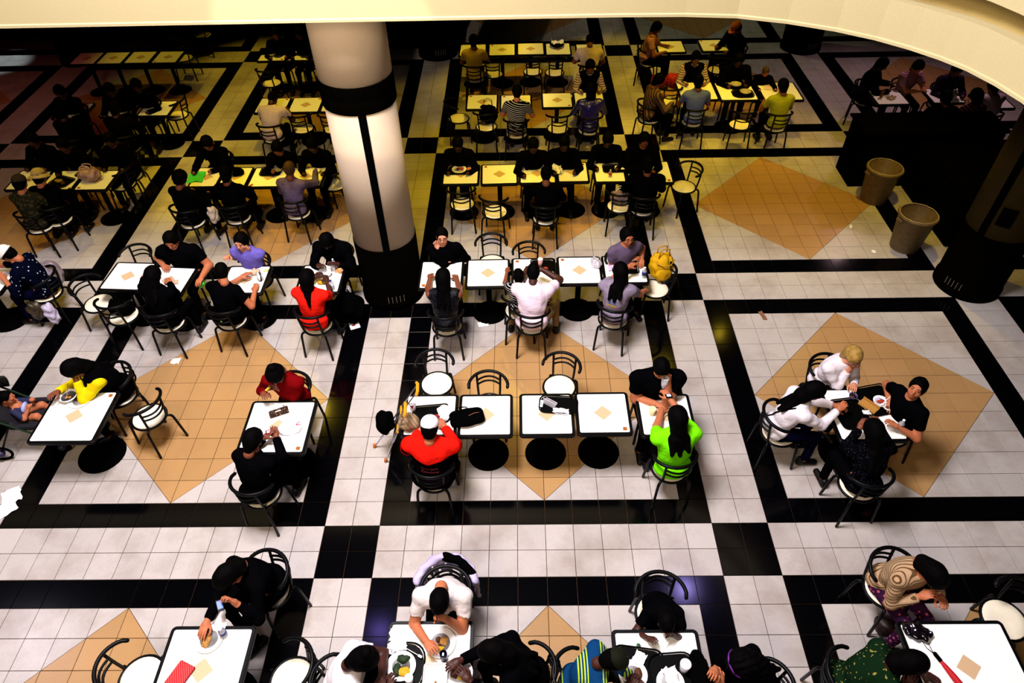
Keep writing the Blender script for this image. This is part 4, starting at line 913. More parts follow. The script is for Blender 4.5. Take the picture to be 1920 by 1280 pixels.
    if band == 1:
        M4 = Matrix.Translation(Vector(P5)) @ Matrix(Rh.tolist()).to_4x4() @ Matrix.Scale(s, 4)
        MB().tube([(.102*math.sin(a), .02, .03+.105*math.cos(a)) for a in [math.radians(-95+190*i/14) for i in range(15)]], .009, 6, M=M4).build('hair_band', mat('purple_band', (.12, .01, .22), .6), t)
    if strap:
        pts = []
        bvh = BVHTree.FromPolygons([tuple(v) for v in sv.tolist()], [tuple(q) for q in sq_.tolist()])
        for i in range(15):
            f = i/14; p = P3*(1-f)+P0*f; x = .11-.24*f; o = Vector((x, -1.2, p[2]+.01)); h = bvh.ray_cast(o, Vector((0, 1, 0)))
            if h[0]: pts.append(h[0]+Vector((0, -.006, 0)))
        if len(pts) > 3: MB().tube(pts, .009, 6).build('bag_strap', M_BLKMATTE, t)
    if chair: 
        put_chair(pos[0]+math.cos(math.radians(yaw))*.05, pos[1]+math.sin(math.radians(yaw))*.05, yaw, 'tube chair under the '+(short or lab.split(',')[0]), 'occupied tube chairs')
    return dict(t=t, body=body, shirt=shirt, sv=sv, sq=sq_, arms=arms, P=(P0, P1, P2, P3, P4, P5), Rh=Rh, SH=SH)
SHOES = {}
HEADLO_V, HEADLO_Q = hv.build(.0125)
WHO = {}
for i, kw in enumerate(PEOPLE):
    WHO[kw['lab']] = person(**kw)
# ------------------------------------------------------------------ small things
W_ = mat('paper_white', (.85, .82, .82), .7, .1); W_FOAM = mat('foam_white', (.86, .84, .84), .5, .2)
M_TRAY = mat('tray_black', (.001, .001, .001), .5, .04); M_RICE = mat('food_rice', (.50, .24, .06), .8, .1, noise=(70, .7)); M_MEAT = mat('food_brown', (.10, .03, .01), .6, .2, noise=(50, .6))
M_GREEN = mat('food_green', (.01, .03, .006), .6, .2, noise=(60, .5)); M_YEL = mat('food_yellow', (.65, .36, .02), .7, .1, noise=(60, .4)); M_REDF = mat('food_red', (.35, .03, .015), .5, .2)
M_CLEAR = mat('clear_plastic', (.8, .8, .85), .15, .5, alpha=.45); M_BLUE = mat('cap_blue', (.004, .01, .12), .4, .3); M_SILV = mat('brushed_alloy', (.55, .55, .57), .3, .5, metal=1.0)
M_ORNG = mat('foam_orange', (.68, .26, .008), .7, .1); M_TIP = mat('rubber_amber', (.5, .13, .02), .6, .2)
ZT = .7467
def food(t, bits):
    """bits: (dx, dy, z, rx, ry, rz, material, name)"""
    for k, (dx, dy, z, rx, ry, rz_, m, nm) in enumerate(bits):
        V = Vol(); r2 = np.random.default_rng(k+3)
        for j in range(5): V.ell((dx+r2.uniform(-.45, .45)*rx, dy+r2.uniform(-.45, .45)*ry, z), (rx*.6, ry*.6, rz_), None, .008)
        a_, b_ = V.build(.0065, noise=.003, nf=150); link(nm, mesh_np(nm, a_, b_, smooth=True), m, t)
def plate(p, r, lab, bits=(), col=None, z=ZT, group=None, flute=False):
    t = thing('plate', lab, 'plate', (p[0], p[1], z), 0, group); m = col or W_FOAM
    mb = MB().lathe([(r*.6, .0), (r*.62, .004), (r*.82, .010), (r, .018), (r*1.01, .016), (r*.84, .006), (r*.6, 0)][::-1], seg=32)
    if flute:
        for i, v in enumerate(mb.v):
            if math.hypot(v[0], v[1]) > r*.9: mb.v[i] = (v[0], v[1], v[2]+(.003 if i % 2 else 0))
    mb.lathe([(0, .003), (r*.62, .004)], seg=32); mb.build('dish', m, t)
    food(t, bits); return t
def bowl(p, r, h, lab, m=None, fill=None, z=ZT, bits=(), group=None):
    t = thing('bowl', lab, 'bowl', (p[0], p[1], z), 0, group)
    MB().lathe([(0, .004), (r*.5, .005), (r*.85, h*.6), (r*.97, h), (r*1.04, h), (r*.9, h*.55), (r*.55, 0), (0, 0)][::-1], seg=28).build('dish', m or W_FOAM, t)
    if fill: MB().lathe([(0, h*.62), (r*.84, h*.6)], seg=24).build('soup', fill, t)
    food(t, bits); return t
def tray(p, w_, d_, rz, lab, z=ZT, r=.05, group='black serving trays'):
    t = thing('serving_tray', lab, 'tray', (p[0], p[1], z), math.radians(rz), group)
    MB().prism(rrect(w_-.02, d_-.02, r), 0, .006).build('tray_base', M_TRAY, t)
    pts = [(x, y, .014) for x, y in rrect(w_, d_, r, 5)]; MB().tube(pts, .008, 6, True).build('tray_rim', M_TRAY, t); return t
def cup(p, lab, h=.12, r=.036, m=None, lid=True, straw=True, z=ZT, tilt=None, fillc=None, group=None):
    t = thing('cup', lab, 'cup', (p[0], p[1], z), 0, group)
    if tilt: t.rotation_euler = tilt
    MB().lathe([(r*.72, 0), (r*.76, .004), (r, h), (r*.95, h), (r*.7, .006), (0, .006)], seg=20).build('cup_body', m or M_CLEAR, t)
    if fillc: MB().lathe([(0, .008), (r*.70, .008), (r*.86, h*.7), (0, h*.7)], seg=16).build('drink', fillc, t)
    if lid: MB().lathe([(r*1.03, h-.004), (r*1.05, h+.004), (r*.8, h+.01), (r*.75, h+.006), (0, h+.007)], seg=20).build('lid', mat('lid_plastic', (.7, .68, .7), .3, .4), t)
    if straw: MB().tube([(0, 0, h*.4), (.006, .004, h+.04), (.012, .008, h+.08)], .003, 6).build('straw', mat('straw_white', (.8, .85, .85), .4, .2), t)
    return t
def bottle(p, lab, h=.2, r=.031, label=M_BLUE, capm=W_, z=ZT, lying=None):
    t = thing('water_bottle', lab, 'bottle', (p[0], p[1], z))
    if lying is not None: t.rotation_euler = (PI/2, 0, math.radians(lying)); t.location.z = z+r
    MB().lathe([(0, .004), (r*.8, 0), (r, .01), (r, h*.35), (r*.93, h*.42), (r, h*.5), (r, h*.68), (r*.4, h*.88), (r*.38, h*.93)], seg=18).build('bottle_body', M_CLEAR, t)
    MB().lathe([(r*1.02, h*.28), (r*1.02, h*.62)], seg=18).build('bottle_label', label, t)
    MB().lathe([(r*.45, h*.91), (r*.45, h), (0, h)], seg=12).build('bottle_cap', capm, t); return t
def napkin(p, w_, d_, rz, lab, z=ZT+.001, m=None, amp=.012, name='napkin', cat='napkin', group=None, seed=1):
    r2 = np.random.default_rng(seed); n = 7; vs = []; fs = []
    hh = r2.uniform(0, amp, (n, n)); jit = r2.uniform(-.06, .06, (n, n, 2))
    for k in (0, 1):
        for i in range(n):
            for j in range(n): vs.append(((i/(n-1)-.5+jit[i, j, 0])*w_, (j/(n-1)-.5+jit[i, j, 1])*d_, hh[i, j]+.0012*k+.0004))
    for i in range(n-1):
        for j in range(n-1):
            a = i*n+j; fs.append((a, a+1, a+n+1, a+n)); fs.append((a+n*n, a+n+n*n, a+n+1+n*n, a+1+n*n))
    for i in range(n-1):
        for a, b in ((i, i+1), ((n-1)*n+i+1, (n-1)*n+i), ((i+1)*n, i*n), (i*n+n-1, (i+1)*n+n-1)): fs.append((a, a+n*n, b+n*n, b))
    o = MB().add(vs, fs).build(name, m or W_); o.location = (p[0], p[1], z); o.rotation_euler = (0, 0, math.radians(rz)); return tag(o, lab, cat, group)
def bag(name, p, size, m, lab, cat='bag', z=0, rz=0, handles=None, parts=(), noise=.008, seed=1, nf=40, flatb=True, lumps=7):
    """soft bag: a lumpy body standing on z with optional handles"""
    t = thing(name, lab, cat, (p[0], p[1], z), math.radians(rz)); r2 = np.random.default_rng(seed); sx, sy, sz = size; V = Vol()
    V.ell((0, 0, sz*.42), (sx*.46, sy*.46, sz*.44), None, .04)
    for j in range(lumps):
        a = 2*PI*j/lumps; V.ell((math.cos(a)*sx*.26, math.sin(a)*sy*.26, sz*r2.uniform(.25, .6)), (sx*.24, sy*.24, sz*r2.uniform(.25, .4)), None, .04)
    V.cutplane((0, 0, .002), (0, 0, -1))
    a_, b_ = V.build(.013, noise=noise, nf=nf); link('bag_body', mesh_np('bag_body', a_, b_, smooth=True), m, t)
    if handles:
        hm, hr, hh = handles
        for q in (-1, 1): MB().tube([(-sx*.22, q*sy*.12, sz*.78), (-sx*.2, q*sy*.14, sz+hh*.5), (-sx*.06, q*sy*.12, sz+hh), (sx*.08, q*sy*.12, sz+hh), (sx*.2, q*sy*.14, sz+hh*.5), (sx*.22, q*sy*.12, sz*.78)], hr, 6).build('handle', hm, t)
    return t
# --- bottom left table
plate((-1.176, -1.532, 0.750), .125, 'paper plate of browned rice in front of the person with the phone', [(-.015, .0, .012, .04, .085, .016, M_RICE, 'rice'), (-.02, .07, .02, .03, .03, .018, M_MEAT, 'meat')], flute=True)
bottle((-1.051, -1.495, 0.750), 'small clear bottle with a blue ring beside the plate of browned rice', h=.13, r=.032)
napkin((-1.122, -1.367, 0.750), .10, .17, 20, 'crumpled white napkin between the phone and the plate of browned rice', z=.757, seed=2)
t = thing('phone', 'small phone with a lit blue screen over the bottom left table', 'phone', (*(-1.079, -1.321, 0.930)[:2], .955)); t.rotation_euler = (.3, .2, .5)
MB().box((0, 0, 0), (.028, .052, .007), bev=.003).build('phone_case', M_BLK, t); MB().box((0, .005, .0075), (.022, .035, .0008)).build('screen', mat('screen_blue', (.02, .06, .3), .3, emit=((.03, .12, .7), 1.0)), t)
t = thing('wallet', 'red patterned wallet half over the tan inlay of the bottom left table', 'wallet', (*(-1.327, -1.834, 0.750)[:2], ZT), math.radians(-24))
MB().prism(rrect(.155, .20, .012), 0, .022, .004).build('wallet_body', mat('wallet_red', (.42, .008, .012), .5, .2, pattern=('stripe', (.62, .10, .09), (40, 40, 0, .25))), t); MB().tube([(x, y, .012) for x, y in rrect(.157, .202, .012)], .003, 5, True).build('zip', mat('zip_dark', (.12, .004, .006), .5), t)
# --- bottom middle table
plate((0.858, -1.574, 0.750), .135, 'fluted paper plate with scraps of food under the hand of the man in white', [(.03, .02, .012, .04, .05, .014, M_RICE, 'rice'), (-.03, .03, .014, .03, .03, .016, M_MEAT, 'meat'), (.0, -.05, .012, .045, .02, .01, M_YEL, 'sauce')], flute=True)
tray((0.583, -1.773, 0.750), .30, .40, 0, 'black oval tray in front of the woman with pinned-up hair', r=.13)
plate((0.540, -1.772, 0.770), .125, 'plate of greens, beans and yellow rice on the oval tray', [(.03, -.04, .014, .055, .05, .02, M_YEL, 'yellow_rice'), (-.045, -.02, .014, .045, .07, .02, M_GREEN, 'beans'), (.02, .055, .016, .06, .035, .024, M_GREEN, 'greens')], z=.757)
napkin((0.488, -1.613, 0.760), .16, .09, 15, 'white napkins bunched at the top of the oval tray', z=.76, amp=.03, seed=5); napkin((0.507, -1.504, 0.750), .20, .10, -3, 'flat white napkin at the top left corner of the crowded table', seed=6, amp=.004)
t = thing('fork', 'white plastic fork lying across the rim of the oval tray', 'fork', (*(0.638, -1.667, 0.770)[:2], .782), math.radians(-28)); MB().tube([(-.08, 0, 0), (0, 0, .002), (.05, 0, 0)], .0035, 6).box((.065, 0, 0), (.018, .01, .002), bev=.001).build('fork_body', W_, t)
t = thing('soda_can', 'dark blue drink can standing behind the foam box', 'can', (*(0.900, -1.705, 0.750)[:2], ZT))
MB().lathe([(.026, 0), (.033, .008), (.033, .11), (.027, .12)], seg=24).build('can_body', mat('can_navy', (.003, .005, .04), .3, .4), t); MB().lathe([(.027, .12), (.024, .117), (0, .117)], seg=20).build('can_lid', mat('can_alloy', (.5, .5, .52), .35, .5, metal=.8), t); MB().box((0, -.008, .119), (.007, .012, .0012), bev=.0005).build('pull_tab', mat('can_alloy', (.5, .5, .52)), t)
t = thing('foam_box', 'open white foam food box at the bottom edge of the picture', 'box', (*(0.838, -1.852, 0.750)[:2], ZT))
mb = MB().prism(rrect(.19, .18, .03), 0, .004)
for z0, z1, g0, g1 in ((0, .045, 0, .012),):
    a = rrect(.18, .17, .03); b = rrect(.205, .195, .03); n_ = len(a); mb.add([(x, y, 0) for x, y in a]+[(x, y, .045) for x, y in b]+[(x*.96, y*.96, .045) for x, y in b]+[(x*.96, y*.96, .004) for x, y in a], [(r*n_+i, r*n_+(i+1) % n_, (r+1)*n_+(i+1) % n_, (r+1)*n_+i) for r in range(3) for i in range(n_)])
mb.build('box_base', W_FOAM, t); food(t, [(0, -.045, .012, .012, .008, .008, M_RICE, 'crumb')])
plate((1.030, -1.827, 0.750), .12, 'plate of noodles and meat reached by the person in black', [(-.03, .01, .012, .04, .06, .02, M_MEAT, 'meat'), (.01, -.03, .012, .05, .03, .016, M_YEL, 'noodles'), (.045, .0, .012, .03, .05, .014, M_GREEN, 'herbs')], flute=True)
cup((0.627, -1.895, 0.780), 'clear lidded cup on the oval tray at the bottom edge', h=.09, z=.757, straw=False)
# --- bottom right-centre table
tray((2.542, -1.774, 0.750), .42, .30, -8, 'black tray under the rice plate of the capped person', r=.07); tray((2.826, -1.839, 0.760), .40, .32, 4, 'black tray overlapping another at the right', z=.762, r=.1)
plate((2.490, -1.849, 0.770), .12, 'plate of rice and chopped meat in front of the capped person', [(-.03, 0, .012, .04, .07, .02, M_RICE, 'rice'), (.035, .02, .012, .04, .055, .02, M_MEAT, 'meat')], z=.756)
plate((2.788, -1.921, 0.780), .115, 'white plate covered with napkins at the bottom edge', [], z=.771); napkin((2.798, -1.875, 0.790), .12, .14, 10, 'white napkin heaped on the plate at the bottom edge', z=.785, amp=.05, seed=8)
cup((2.916, -1.812, 0.780), 'clear lidded cup on the right-hand tray', h=.12, r=.045, z=.77, straw=False, fillc=mat('ice', (.6, .58, .62), .4)); napkin((2.561, -1.717, 0.760), .11, .10, 60, 'torn napkin at the edge of the rice tray', z=.757, amp=.02, seed=9)
bag('black_bag', (3.033, -1.836, 0.750), (.16, .34, .16), M_BLKMATTE, 'black soft bag on the right side of the double tray table', z=ZT)
t = thing('bottle_cap', 'small green cap near the elbow of the child', 'cap', (*(2.567, -1.606, 0.750)[:2], ZT)); MB().lathe([(.017, 0), (.018, .012), (.012, .015), (0, .015)], seg=16).build('cap_body', mat('cap_green', (.01, .06, .01), .5), t)
t = thing('spoon', 'white plastic spoon with a red tip held by the child', 'spoon', (*(2.809, -1.587, 0.780)[:2], .80), math.radians(50)); MB().tube([(-.05, 0, 0), (.02, 0, .003)], .004, 6).ell((.035, 0, .002), (.02, .013, .004)).build('spoon_body', W_, t)
# --- bottom right table
bag('plastic_bag', (4.981, -1.510, 0.750), (.22, .15, .06), mat('black_gloss_film', (.003, .002, .004), .12, .8), 'crumpled glossy black bag on the corner of the big table', z=ZT, rz=-25, noise=.014, nf=60)
t = thing('folded_umbrella', 'folded red umbrella with a black wrist loop on the big bottom right table', 'umbrella', (*(5.114, -1.846, 0.750)[:2], ZT+.028), math.radians(-68))
MB().tube([(-.10, 0, 0), (-.06, 0, 0), (.04, 0, 0), (.2, 0, 0), (.26, 0, 0)], .02, 10, rs=[.012, .019, .027, .03, .022]).build('canopy_roll', mat('umbrella_red', (.42, .006, .012), .6, .2), t)
MB().tube([(-.165, 0, 0), (-.10, 0, 0)], .017, 10).build('grip', M_BLKMATTE, t)
MB().tube([(-.165+.0, 0, -.01), (-.20, .012, -.02), (-.25, .03, -.024), (-.285, .02, -.024), (-.28, -.005, -.024), (-.23, -.012, -.024), (-.17, 0, -.012)], .0028, 6).build('wrist_loop', M_BLKMATTE, t)
# --- second row: stroller side
bowl((-3.663, 1.245, 0.760), .098, .06, 'white bowl of dark soup on the table by the stroller', fill=mat('soup_dark', (.012, .010, .006), .15, .5), bits=[(.02, -.01, .036, .02, .02, .006, M_RICE, 'noodles')], z=ZT+.008)
plate((-3.537, 1.219, 0.750), .13, 'white saucer under the soup bowl')
t = thing('spoon', 'pale soup spoon standing in the white soup bowl', 'spoon', (*(-3.658, 1.275, 0.800)[:2], .83), math.radians(70)); MB().tube([(-.05, 0, -.03), (.0, 0, .02), (.05, .01, .09)], .004, 6).ell((-.055, 0, -.034), (.02, .014, .006)).build('spoon_body', mat('spoon_tan', (.5, .2, .08), .4), t)
# --- second row: pouch table
t = thing('zip_pouch', 'brown printed zip pouch on the table between the two diners', 'pouch', (*(-1.168, 1.008, 0.750)[:2], ZT), math.radians(24))
MB().prism(rrect(.215, .105, .012), 0, .02, .004).build('pouch_body', mat('pouch_brown', (.018, .007, .003), .5, .2, pattern=('speck', (.22, .12, .05), (48, .60))), t)
MB().box((-.005, .008, .0206), (.032, .008, .0008)).build('pouch_tag', W_, t); MB().tube([(-.1, .0, .021), (.1, .0, .021)], .002, 5).build('zip', mat('zip_brown', (.05, .02, .01), .4), t); MB().tube([(.06, .055, .01), (.075, .075, .008), (.06, .085, .006)], .004, 5).build('zip_pull', mat('zip_grey', (.08, .05, .05), .4), t)
bag('plastic_bag', (-0.981, 0.771, 0.750), (.24, .18, .05), mat('film_white', (.80, .74, .80), .4, .3), 'flattened white plastic bag with a red corner print', z=ZT, rz=10, noise=.008, nf=50)
t = thing('card', 'small red printed card on the white plastic bag', 'card', (*(-0.894, 0.813, 0.780)[:2], .80), math.radians(30)); MB().box((0, 0, 0), (.03, .022, .001)).build('card_body', mat('card_red', (.5, .04, .06), .5, pattern=('speck', (.8, .6, .6), (60, .5))), t)
t = thing('phone', 'red-cased phone held by the person in black at the pouch table', 'phone', (*(-1.145, 0.616, 0.860)[:2], .90), math.radians(20)); MB().box((0, 0, 0), (.035, .03, .008), bev=.003).build('phone_case', mat('case_red', (.16, .006, .02), .4), t); MB().box((0, 0, .0085), (.02, .015, .0008)).build('screen', W_, t)
t = thing('phone', 'small phone with a yellow edge held by the woman with the bun', 'phone', (*(-1.287, 1.189, 0.930)[:2], .95), math.radians(-30)); MB().box((0, 0, 0), (.012, .035, .008), bev=.003).build('phone_case', mat('case_yellow', (.6, .45, .03), .4), t)
# --- second row: crutch table
tray((0.562, 0.955, 0.750), .40, .26, 6, 'black tray in front of the man in the white cap', r=.04)
cup((0.356, 1.027, 0.750), 'lidded paper cup with a dark red print beside the crutches', h=.13, r=.042, m=mat('cup_print', (.6, .52, .52), .5, pattern=('stripe', (.12, .006, .02), (0, 18, 0, .35))), straw=False)
bag('quilted_bag', (0.337, 0.807, 0.750), (.24, .23, .15), mat('quilt_tan', (.26, .17, .09), .7, .1, pattern=('stripe', (.03, .015, .01), (22, 14, 10, .12))), 'quilted tan bag lying on the crutch table', z=ZT, noise=.01)
for k, (q, a, b, c) in enumerate((((0.730, 0.983, 0.770), .17, .16, 'heap of white napkins at the right end of the black tray'), ((0.746, 0.922, 0.760), .14, .09, 'second white napkin under the napkin heap on the tray'))): napkin(q, a, b, 20+30*k, c, z=.765-.006*k, amp=.035, seed=11+k)
t = thing('laptop_bag', 'black laptop bag with a shoulder strap across two tables', 'bag', (*(0.974, 0.874, 0.750)[:2], ZT), math.radians(12))
V = Vol().ell((0, 0, .05), (.19, .125, .05), None, .05)
for q in ((-.13, -.05), (.13, -.05), (.13, .06), (-.13, .06)): V.ell((*q, .045), (.06, .05, .042), None, .04)
V.cutplane((0, 0, .002), (0, 0, -1)); a_, b_ = V.build(.011, noise=.002); link('bag_body', mesh_np('bag_body', a_, b_, smooth=True), M_BLKMATTE, t)
MB().tube([(.02, -.02, .098), (.08, .0, .102), (.14, .01, .09)], .002, 5).build('zip', mat('zip_copper', (.4, .16, .08), .4), t); MB().tube([(-.12, .1, .05), (-.1, .17, .03), (-.02, .19, .01), (.02, .18, .01), (.03, .09, .06)], .006, 6).build('strap', M_BLKMATTE, t)
# crutches leaning on the table edge
def crutch(foot, top, lab):
    t = thing('crutch', lab, 'crutch', (foot[0], foot[1], 0), 0, 'pair of crutches'); A = Vector((0, 0, .01)); B = Vector((top[0]-foot[0], top[1]-foot[1], top[2])); d = (B-A).normalized(); sd = d.cross(Vector((1, .1, -.3))).normalized()
    fork = A.lerp(B, .36)
    MB().tube([A+d*.03, fork], .011, 8).build('lower_tube', M_SILV, t); MB().lathe([(0, 0), (.022, 0), (.020, .025), (.013, .05), (0, .052)], seg=12, M=Matrix.Translation(A)).build('rubber_tip', M_TIP, t)
    for q in (-1, 1): MB().tube([fork, A.lerp(B, .46)+sd*q*.035, A.lerp(B, .97)+sd*q*.05], .008, 7).build('side_tube', M_SILV, t)
    MB().tube([A.lerp(B, .64)-sd*.05, A.lerp(B, .64)+sd*.05], .015, 8).build('hand_grip', M_ORNG, t)
    MB().tube([B-sd*.085-d*.03, B-sd*.05, B+sd*.05, B+sd*.085-d*.03], .019, 9).build('arm_pad', M_ORNG, t); return t
crutch((-0.203, 1.063, 0.000), (0.446, 1.040, 1.120), 'crutch with its orange pad above the empty chair seat')
crutch((-0.040, 0.851, 0.000), (0.339, 0.765, 1.100), 'crutch with its orange pad beside the paper cup')
bag('black_jacket', (0.004, 1.021, 0.450), (.20, .26, .30), M_BLKMATTE, 'black jacket hung on the crutches', 'jacket', z=.42, noise=.016, nf=30)
# --- second row: tray with napkins
tray((2.001, 1.076, 0.750), .43, .25, -5, 'black tray of napkins below the turned empty chair', r=.07)
t = thing('food_carton', 'grey open food carton with scraps on the napkin tray', 'carton', (*(1.910, 1.084, 0.770)[:2], .757), math.radians(-35)); MB().box((0, -.03, .045), (.075, .003, .045)).box((0, .03, .02), (.07, .003, .02)).box((-.07, 0, .02), (.003, .03, .02)).box((.07, 0, .02), (.003, .03, .02)).box((0, 0, .003), (.07, .03, .002)).build('carton_body', mat('carton_grey', (.5, .48, .52), .4, .3), t); food(t, [(.01, .005, .015, .04, .015, .01, M_REDF, 'scraps')])
napkin((2.026, 0.975, 0.760), .18, .08, -8, 'white folded napkin on the lower edge of the tray', z=.757, seed=14); t = thing('card', 'white card with a green mark at the left end of the napkin tray', 'card', (*(1.807, 1.093, 0.770)[:2], .76), math.radians(80)); MB().box((0, 0, 0), (.05, .02, .001)).build('card_body', W_, t); MB().tube([(-.012, -.008, .0015), (.01, .008, .0015)], .003, 4).tube([(-.012, .008, .0015), (.01, -.008, .0015)], .003, 4).build('card_mark', mat('mark_green', (.01, .12, .03), .6), t)
# --- couple with the phone
cup((3.170, 1.138, 1.000), 'clear milkshake cup with a green straw held by the big man', h=.15, r=.042, z=.97, fillc=mat('milkshake', (.8, .6, .66), .5)); cup((3.035, 0.932, 0.760), 'pale yellow plastic cup on the table of the couple', h=.10, r=.04, m=mat('cup_cream', (.72, .6, .32), .4, .2), straw=False, lid=False)
napkin((3.146, 0.946, 0.750), .16, .14, 40, 'opened food wrapper between the couple', m=mat('wrapper_tan', (.60, .42, .28), .6), amp=.03, seed=15, name='food_wrapper', cat='wrapper')
t = thing('phone', 'phone with a glowing screen raised by the woman in the lime T-shirt', 'phone', (3.194, 0.966, 1.020), .1); t.rotation_euler = (-.2, 0, .1); MB().box((0, 0, 0), (.036, .03, .007), bev=.003).build('phone_case', M_BLK, t); MB().box((0, 0, .0075), (.022, .018, .0008)).build('screen', mat('screen_white', (.5, .6, .9), .3, emit=((.45, .6, 1), 1.6)), t)
# --- table of four women
tray((5.603, 1.100, 0.750), .38, .42, 12, 'black tray full of takeaway food on the table of four', r=.05); tray((5.251, 0.912, 0.750), .36, .42, 8, 'empty dark tray at the left of the table of four', r=.06)
t = thing('food_box', 'brown cardboard food box open on the takeaway tray', 'box', (*(5.455, 0.992, 0.770)[:2], .757), math.radians(-52)); MB().box((0, 0, .015), (.10, .045, .015), bev=.003).box((0, .05, .03), (.10, .003, .03)).build('box_body', mat('kraft', (.42, .20, .04), .7, .1), t)
plate((5.625, 1.067, 0.770), .085, 'paper plate under a plastic spoon on the takeaway tray', [(0, 0, .012, .05, .03, .02, M_REDF, 'chips'), (-.03, .03, .014, .03, .03, .02, mat('wrap_violet', (.45, .4, .6), .4), 'wrapper')], z=.757)
bowl((5.659, 0.967, 0.770), .055, .05, 'small white bowl on the right of the takeaway tray', z=.757, bits=[(0, 0, .035, .03, .03, .012, M_MEAT, 'sauce')])
t = thing('spoon', 'white plastic spoon sticking out of the takeaway tray', 'spoon', (*(5.657, 1.041, 0.820)[:2], .82), math.radians(35)); MB().tube([(-.06, 0, -.02), (.06, 0, .02)], .005, 6).ell((-.07, 0, -.024), (.02, .013, .006)).build('spoon_body', W_, t)
bowl((5.327, 1.127, 0.760), .045, .06, 'small jar of sauce at the top left of the table of four', m=mat('jar_violet', (.05, .04, .12), .3, .4), fill=M_MEAT); bottle((5.665, 0.670, 0.760), 'water bottle with a white cap near the woman looking up', label=M_BLKMATTE, h=.19)
napkin((5.403, 0.902, 0.760), .08, .06, 0, 'pale wrapper at the lower end of the takeaway tray', z=.77, amp=.02, seed=17)
# --- third row
napkin((-3.172, 3.304, 0.750), .14, .10, 20, 'tan folded paper by the arm of the woman in black', m=mat('paper_tan', (.50, .35, .24), .7), amp=.02, seed=18)
bag('green_toy', (-2.861, 3.417, 0.600), (.07, .10, .12), mat('toy_green', (.08, .62, .04), .4, .2), 'bright green crumpled bag in the hand of the tattooed man', z=.60, noise=.01, nf=70)
cup((-1.973, 3.337, 0.760), 'paper cup with a black and white print on the table of the youth in purple', h=.11, r=.042, m=mat('cup_blocks', (.72, .70, .68), .5, pattern=('stripe', (.01, .01, .012), (0, 30, 0, .4))), straw=False, lid=False)
napkin((-2.096, 3.499, 0.760), .14, .10, 60, 'crumpled food wrapper left of the printed cup', m=mat('wrapper_pale', (.65, .45, .3), .6), amp=.05, seed=19, name='food_wrapper', cat='wrapper'); napkin((-1.954, 3.544, 0.750), .06, .05, 0, 'small lime wrapper right of the printed cup', m=mat('wrap_lime', (.5, .6, .15), .6), seed=20)
napkin((-1.100, 3.479, 0.780), .16, .22, 10, 'large sheet of white wrapping on the heaped table', z=.752, amp=.07, seed=21, name='food_wrapper', cat='wrapper'); food(thing('bread_roll', 'yellow bread roll under the white wrapping', 'food', (*(-1.127, 3.254, 0.760)[:2], ZT)), [(0, 0, .02, .05, .04, .025, M_YEL, 'roll')])
cup((-1.002, 3.524, 0.760), 'clear cup left in the middle of the heaped table', h=.11, straw=False, lid=False); bottle((-0.999, 3.570, 0.780), 'clear bottle at the back of the heaped table', h=.17, r=.028, label=M_CLEAR); cup((-0.904, 3.476, 0.760), 'cup of orange sauce at the right edge of the heaped table', h=.06, r=.035, m=mat('cup_orange', (.6, .25, .08), .5), straw=False, lid=False)
bottle((-0.953, 3.140, 0.760), 'clear bottle with a round dark blue cap in front of the woman in red', h=.15, r=.036, label=M_CLEAR, capm=M_BLUE); napkin((-0.944, 3.535, 0.760), .10, .10, 15, 'orange-stained paper at the back corner of the heaped table', m=mat('wrapper_orange', (.6, .3, .14), .6), amp=.03, seed=23)
tray((1.892, 3.572, 0.750), .32, .26, 0, 'dark tray in front of the man in pink', r=.04); cup((1.863, 3.583, 0.770), 'paper cup on the tray of the man in pink', h=.10, m=mat('cup_red', (.6, .3, .28), .5), z=.757, straw=False); food(thing('snack', 'red snack on the tray of the man in pink', 'food', (*(1.934, 3.489, 0.770)[:2], .757)), [(0, 0, .015, .04, .03, .02, M_REDF, 'snack')])
bag('foil_bag', (2.632, 3.581, 0.750), (.13, .20, .09), mat('foil_silver', (.55, .52, .60), .28, .6, metal=.3), 'crumpled silver foil bag at the right edge of its table', z=ZT, rz=10, noise=.014, nf=60)
tray((3.029, 3.503, 0.750), .36, .26, 0, 'black tray between the two women near the yellow backpack', r=.05); plate((3.018, 3.537, 0.760), .09, 'plate on the tray between the two women', [(0, 0, .012, .04, .03, .02, M_REDF, 'food_scraps'), (.03, .03, .012, .03, .02, .02, M_MEAT, 'meat')], z=.756)
napkin((2.838, 3.495, 0.750), .09, .12, 5, 'violet and white wrapper at the left of the two women', m=mat('wrap_flower', (.55, .45, .62), .5), amp=.04, seed=25); bottle((3.257, 3.293, 0.760), 'water bottle with a dark blue label next to the yellow backpack', h=.18)
t = bag('backpack', (3.556, 3.634, 0.460), (.34, .30, .50), mat('pack_yellow', (.62, .33, .004), .7, .1, noise=(8, .25)), 'mustard yellow backpack standing on a chair', 'backpack', z=.455, rz=15, noise=.012, handles=(mat('pack_strap', (.40, .20, .003), .7), .010, .03))
V = Vol().ell((-.02, -.13, .17), (.12, .06, .11), None, .03).cutplane((0, 0, .02), (0, 0, -1)); a_, b_ = V.build(.013, noise=.006, nf=40); link('front_pocket', mesh_np('front_pocket', a_, b_, smooth=True), MATS['pack_yellow'], t)
MB().tube([(-.13, -.10, .36), (-.05, -.17, .34), (.05, -.17, .34), (.14, -.10, .37)], .008, 6).build('flap_edge', MATS['pack_strap'], t)
MB().box((.10, -.155, .33), (.018, .006, .014), bev=.002).build('leather_patch', mat('patch_brown', (.25, .09, .01), .7), t)
